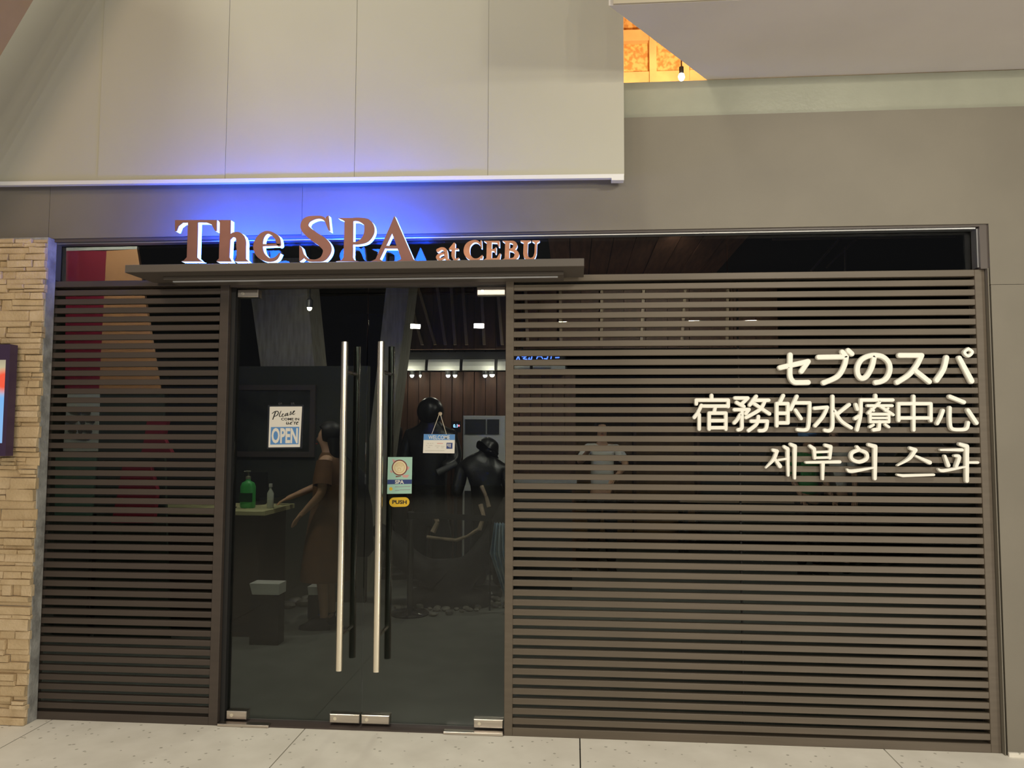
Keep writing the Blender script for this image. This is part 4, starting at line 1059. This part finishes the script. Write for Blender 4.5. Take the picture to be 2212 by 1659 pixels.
# white counter with a lamp glow behind
wc = root('side_counter', (2.46, 3.86, 0)); tag(wc, 'grey topped counter beside the stooping black figure', 'counter')
MB().box((-0.24, -0.2, 0.0), (0.5, 0.3, 1.05)).build('body', 'louvre', wc); MB().box((-0.27, -0.24, 1.05), (0.55, 0.32, 1.12)).build('top', mat('grey_top', (0.42, 0.42, 0.43), 0.4), wc)
yl = root('accent_lamp', at(1056, 1121, 2.78)); tag(yl, 'small yellow accent lamp among the driftwood', 'lamp')
MB().ellipsoid((0, 0, 0), (0.022, 0.02, 0.016), 12, 8).build('lit_lens', emit_mat('lit_yellow', (1.0, 0.72, 0.3), 3.0), yl, True)
MB().tube((0.01, 0.03, -0.05), (0, 0.02, -0.01), 0.02, 0.026, n=12).build('housing', 'black', yl)
MB().tube((0.01, 0.03, -0.05), (0.01, 0.03, -yl.location.z), 0.008, n=8).build('stake', 'black', yl)

# ---- driftwood
dw = root('driftwood_stump', (1.85, 2.98, 0)); tag(dw, 'massive black driftwood stump with pale torn edges', 'driftwood')
skin_obj('trunk', [(0, 0.05, 0.22, (0.24, 0.20)), (-0.32, 0.02, 0.30, (0.18, 0.15)), (-0.55, 0, 0.55, 0.12), (-0.72, 0.02, 0.72, 0.06), (0.22, 0.0, 0.32, (0.20, 0.15)), (0.38, -0.02, 0.58, 0.12), (0.48, -0.02, 0.82, 0.07), (0.52, 0.0, 1.0, 0.03), (0.0, 0.05, 0.03, (0.30, 0.22)), (-0.4, 0.0, 0.06, 0.13), (0.38, 0.0, 0.06, 0.12)],
         [(0, 1), (1, 2), (2, 3), (0, 4), (4, 5), (5, 6), (6, 7), (0, 8), (8, 9), (8, 10)], 'driftwood', dw)
def wpath(pts, r):
    m_ = MB(); q = [at(x, y, Y) - dw.location for x, y, Y in pts]
    for i in range(len(q) - 1): m_.tube(q[i], q[i + 1], r * (1 - 0.25 * (i % 2)), r * (1 - 0.25 * ((i + 1) % 2)), n=8)
    return m_
wpath([(922, 1160, 2.76), (950, 1163, 2.75), (985, 1167, 2.75), (1010, 1158, 2.75), (1035, 1142, 2.74)], 0.016).build('pale_edge', 'palewood', dw, True)
wpath([(935, 1150, 2.78), (945, 1128, 2.80), (940, 1115, 2.82)], 0.026).build('pale_splinter', 'palewood', dw, True)
wpath([(1040, 1050, 2.85), (1050, 1072, 2.82), (1056, 1095, 2.80)], 0.02).build('pale_splinter', 'palewood', dw, True)
wpath([(1035, 1145, 2.74), (1045, 1115, 2.76), (1038, 1090, 2.80)], 0.022).build('pale_splinter', 'palewood', dw, True)
# blue cloth
bc = MB(); n = 9
top = [at(1068 + 3 * i, 1128 + 4 * (i % 2), 2.62 + 0.02 * (i % 2)) for i in range(n)]
bot = [at(1088 + 2.0 * i, 1285 - 2 * i, 2.70 + 0.03 * (i % 2)) for i in range(n)]
mid = [at(1058 + 5.0 * i, 1195, 2.60 + 0.045 * (i % 2)) for i in range(n)]
vs = [*top, *mid, *bot]; vs += [v + Vector((0, 0.012, 0)) for v in vs]; fs = []
for l in range(2):
    for i in range(n - 1):
        a = l * n + i; fs.append((a, a + 1, a + n + 1, a + n)); fs.append((a + 3 * n, a + n + 3 * n, a + n + 1 + 3 * n, a + 1 + 3 * n))
for i in range(n - 1): fs += [(i, i + 3 * n, i + 1 + 3 * n, i + 1), (2 * n + i, 2 * n + i + 1, 5 * n + i + 1, 5 * n + i)]
for l in range(2): fs += [(l * n, l * n + n, l * n + n + 3 * n, l * n + 3 * n), (l * n + n - 1, l * n + 4 * n - 1, l * n + 5 * n - 1, l * n + 2 * n - 1)]
bc.add(vs, fs); o = bc.build('draped_cloth', 'bluecloth', None, True); tag(o, 'blue and white cloth draped at the edge of the right door', 'cloth')

# ---- stanchion
st = root('stanchion', (1.56, 2.60, 0)); tag(st, 'black barrier post with a round base behind the right door', 'stanchion')
MB().lathe((0, 0, 0), [(0.165, 0), (0.168, 0.012), (0.150, 0.026), (0.05, 0.04), (0.03, 0.05)], 32).build('base', mat('black_gloss', (0.02, 0.02, 0.02), 0.15), st, True)
MB().tube((0, 0, 0.04), (0, 0, 0.82), 0.027, n=20).build('post', mat('dark_steel', (0.10, 0.095, 0.09), 0.25, 0.8), st, True)
MB().lathe((0, 0, 0.82), [(0.033, 0), (0.033, 0.055), (0.02, 0.065)], 20).build('belt_head', 'black', st, True)
MB().prism([(0.03, -0.004, 0.83), (0.70, 0.05, 0.80), (0.70, 0.05, 0.85), (0.03, -0.004, 0.88)], (0, 0.006, 0)).build('belt', 'black', st)

# ---- pebbles along the planting edge
random.seed(3); PEB = []
for i in range(110):
    t = i / 109
    px = 845 + 248 * t; py = 1325 - 8 * math.sin(t * 3) + 14 * (1 - abs(0.45 - t)) - 24 * t + random.uniform(-14, 10)
    p = atz(px, py, 0.0)
    if (p.x - 1.56) ** 2 + (p.y - 2.6) ** 2 < 0.2 ** 2: continue
    rr = random.uniform(0.025, 0.055)
    if any((p.x - q[0]) ** 2 + (p.y - q[1]) ** 2 < (0.85 * (rr + q[2])) ** 2 for q in PEB): continue
    PEB.append((p.x, p.y, rr))
    m_ = MB().ellipsoid((0, 0, 0), (rr, rr * random.uniform(0.6, 0.9), rr * random.uniform(0.4, 0.6)), 9, 6, lambda v: v * random.uniform(0.88, 1.08))
    o = m_.build('pebble', 'pebble', None, True); o.location = (p.x, p.y, rr * 0.42); o.rotation_euler.z = random.uniform(0, 3)
    tag(o, 'rough grey pebble lying in the border at the foot of the driftwood', 'pebble', 'pebbles at the foot of the driftwood')
for i, (px, py) in enumerate(((615, 1335), (632, 1325), (648, 1330), (660, 1318), (672, 1322))):
    p = atz(px, py, 0.0); rr = 0.07
    m_ = MB().ellipsoid((0, 0, 0), (rr, rr * 0.7, rr * 0.5), 9, 6, lambda v: v * random.uniform(0.88, 1.08)); o = m_.build('pebble', 'pebble', None, True); o.location = (p.x - 0.1, p.y + 0.35, rr * 0.42)
    tag(o, 'rough brown stone by the small pale box behind the woman', 'pebble', 'stones near the woman in brown')

# ---- coloured display wall behind the narrow slat screen
db = root('display_wall', (-0.6, 1.6, 0)); tag(db, 'tall display wall with crimson and orange panels behind the narrow slats', 'display wall')
def dq(pts, y, name, m): 
    P = [at(px, py, 1.6) for px, py in pts]
    o = MB().prism([(q.x, y, max(0.0, min(q.z, RZ))) for q in P], (0, 0.03, 0)).build(name, m, db); lo(o, db); return o
dq([(143, 542), (230, 542), (214, 845), (140, 845)], 1.60, 'crimson_panel', 'red')
dq([(230, 542), (296, 538), (345, 845), (214, 845)], 1.60, 'orange_panel', 'orange')
dq([(143, 535), (296, 532), (296, 538), (143, 542)], 1.60, 'white_edge', 'bwhite')
dq([(146, 847), (215, 847), (210, 975), (136, 975)], 1.60, 'white_board', 'bwhite')
dq([(120, 977), (208, 977), (196, 1115), (118, 1115)], 1.60, 'green_panel', 'bgreen')
dq([(118, 1117), (196, 1117), (180, 1500), (110, 1500)], 1.60, 'lower_panel', 'iwall')
dq([(214, 847), (350, 847), (360, 1500), (196, 1500)], 1.61, 'dark_panel', mat('dark_green_board', (0.035, 0.045, 0.035), 0.7))
CD = Conv(60, 620, 3.318, 1.598)
m_ = MB()
for st_ in ([(310, 885), (370, 900)], [(395, 890), (440, 900)], ['s', (280, 950, 30), (320, 965, 34), (355, 945, 24)], [(380, 945), (400, 970)], [(425, 945), (470, 960)], [(300, 1020), (340, 1035)], [(370, 1010), (380, 1040)], [(400, 1015), (450, 1035)], ['s', (350, 1075, 14), (400, 1082, 18), (450, 1075, 14)]):
    sm = st_[0] == 's'; stroke(m_, st_[1:] if sm else st_, 26, 1.594, 1.600, CD, sm, n=6, chamfer=1.0)
lo(m_.build('dark_print', mat('brown_print', (0.08, 0.07, 0.06), 0.6), db), db)
for n, (pts, lab) in enumerate((([(318, 905), (362, 905), (352, 945), (370, 978), (305, 978), (312, 945)], 'upper crimson hanging cloth behind the narrow slats'), ([(265, 1002), (322, 1000), (338, 1060), (330, 1130), (240, 1130), (255, 1060)], 'lower crimson hanging cloth behind the narrow slats'))):
    P = [at(x, y, 1.5) for x, y in pts]
    o = MB().prism([(q.x, 1.5, q.z) for q in P], (0, 0.05, 0)).build('hanging_cloth', 'crimson'); tag(o, lab, 'cloth', 'crimson cloths behind the narrow slats')
    o2 = MB().tube((P[0].x + 0.05, 1.525, P[0].z), (P[0].x + 0.05, 1.59, P[0].z + 0.02), 0.006, n=8).build('hook', 'black', o)

# ---- things glimpsed behind the wide slat screen
bs = root('reflected_sign', (0, 0, 0)); tag(bs, 'reflection of blue neon lettering, built as glowing strokes behind the slats beside the door', 'sign')
CN = Conv(1100, 600, 3.95, 4.44); m_ = MB()
for st_ in ([(62, 700), (78, 668), (88, 700)], [(110, 672), (145, 670), (120, 690), (150, 696)], [(195, 665), (188, 698), (165, 695), (172, 682)], ['s', (235, 690), (245, 672), (272, 672), (285, 690)], [(330, 668), (322, 692), (300, 690)], [(360, 668), (355, 690)], [(395, 682), (425, 680)]):
    sm = st_[0] == 's'; stroke(m_, st_[1:] if sm else st_, 9, 4.436, 4.446, CN, sm, n=6, chamfer=1.0)
m_.build('lettering', 'bluesign', bs)  # mirror image of a blue sign, made as glowing strokes
q = at(1165, 773, 4.46); MB().box((q.x - 0.28, 4.447, q.z - 0.06), (q.x + 0.28, 4.464, q.z + 0.05)).build('backing_board', 'black', bs)
MB().box((q.x - 0.2, 4.45, q.z + 0.05), (q.x - 0.18, 4.464, 3.3)).build('bracket', 'black', bs)
sh = root('shelf_unit', (3.4, 6.7, 0)); tag(sh, 'dim wooden shelf unit against the back wall behind the white T-shirt figure', 'shelf')
MB().box((-1.3, 0.2, 0), (1.3, 0.24, 2.3)).build('back_panel', mat('ochre_board', (0.22, 0.12, 0.05), 0.7, var=0.3, scale=5), sh)
for z in (0.1, 0.7, 1.25, 1.75, 2.26): MB().box((-1.3, -0.05, z), (1.3, 0.2, z + 0.035)).build('shelf', 'timber', sh)
for x in (-1.3, -0.45, 0.4, 1.26): MB().box((x, -0.05, 0), (x + 0.04, 0.2, 2.3)).build('upright', 'timber', sh)
tb2 = root('long_table', (5.2, 6.0, 0)); tag(tb2, 'long dim table near the back wall at the far end', 'table')
MB().box((-0.9, -0.3, 0.72), (1.4, 0.3, 0.76)).build('top', 'batten', tb2)
for x in (-0.85, 1.3):
    for y in (-0.26, 0.22): MB().box((x, y, 0), (x + 0.05, y + 0.05, 0.72)).build('leg', 'black', tb2)
# roof truss glimpsed through the transom
tr = root('ceiling_truss', (0, 0, 0)); tag(tr, 'thin metal truss glimpsed through the far end of the transom', 'truss')
m1 = MB(); m1.tube(at(1752, 585, 3.0), at(1828, 500, 3.0), 0.012, n=8); m1.build('brace', 'batten', tr)
m1 = MB(); m1.tube(at(1785, 578, 3.0), at(1862, 505, 3.0), 0.010, n=8); m1.build('brace', 'batten', tr)
m1 = MB(); m1.tube(at(1826, 535, 3.0), at(1826, 600, 3.0), 0.010, n=8); m1.build('strut', 'batten', tr)
m1 = MB(); p = at(1865, 560, 3.0); m1.tube((p.x - 0.8, 3.0, RZ - 0.012), (p.x + 0.8, 3.0, RZ - 0.012), 0.012, n=8); m1.build('chord', 'batten', tr)

# unseen ceiling lamps added to brighten the interior
for x, y, p in ((1.9, 2.4, 20), (3.9, 2.6, 40), (-0.5, 0.9, 11), (0.6, 1.2, 15)):
    t = root('fill_lamp', (x, y, RZ - 0.03)); tag(t, {1.9: 'added fill lamp above the stanchion', 3.9: 'added fill lamp aimed at the figures behind the slats', -0.5: 'added fill lamp before the display wall', 0.6: 'added fill lamp before the reception counter'}[x], 'lamp', 'added interior fill lamps')
    MB().lathe((0, 0, 0), [(0.07, 0), (0.075, 0.005), (0.075, 0.03)], 20).build('trim_ring', 'appliance', t); MB().tube((0, 0, -0.002), (0, 0, 0.0), 0.055, n=20).build('lit_lens', 'spot', t)
    l = bpy.data.lights.new('fill_lamp_light', 'SPOT'); l.energy = p * 4; l.spot_size = math.radians(168 if x < 0 else 120); l.spot_blend = 0.3 if x < 0 else 0.6; l.color = (1.0, 0.93, 0.8); l.shadow_soft_size = 0.06
    q = bpy.data.objects.new('fill_lamp_light', l); COL.objects.link(q); q.location = (x, y, RZ - 0.05)
    if x > 3: q.rotation_euler.x = math.radians(42)
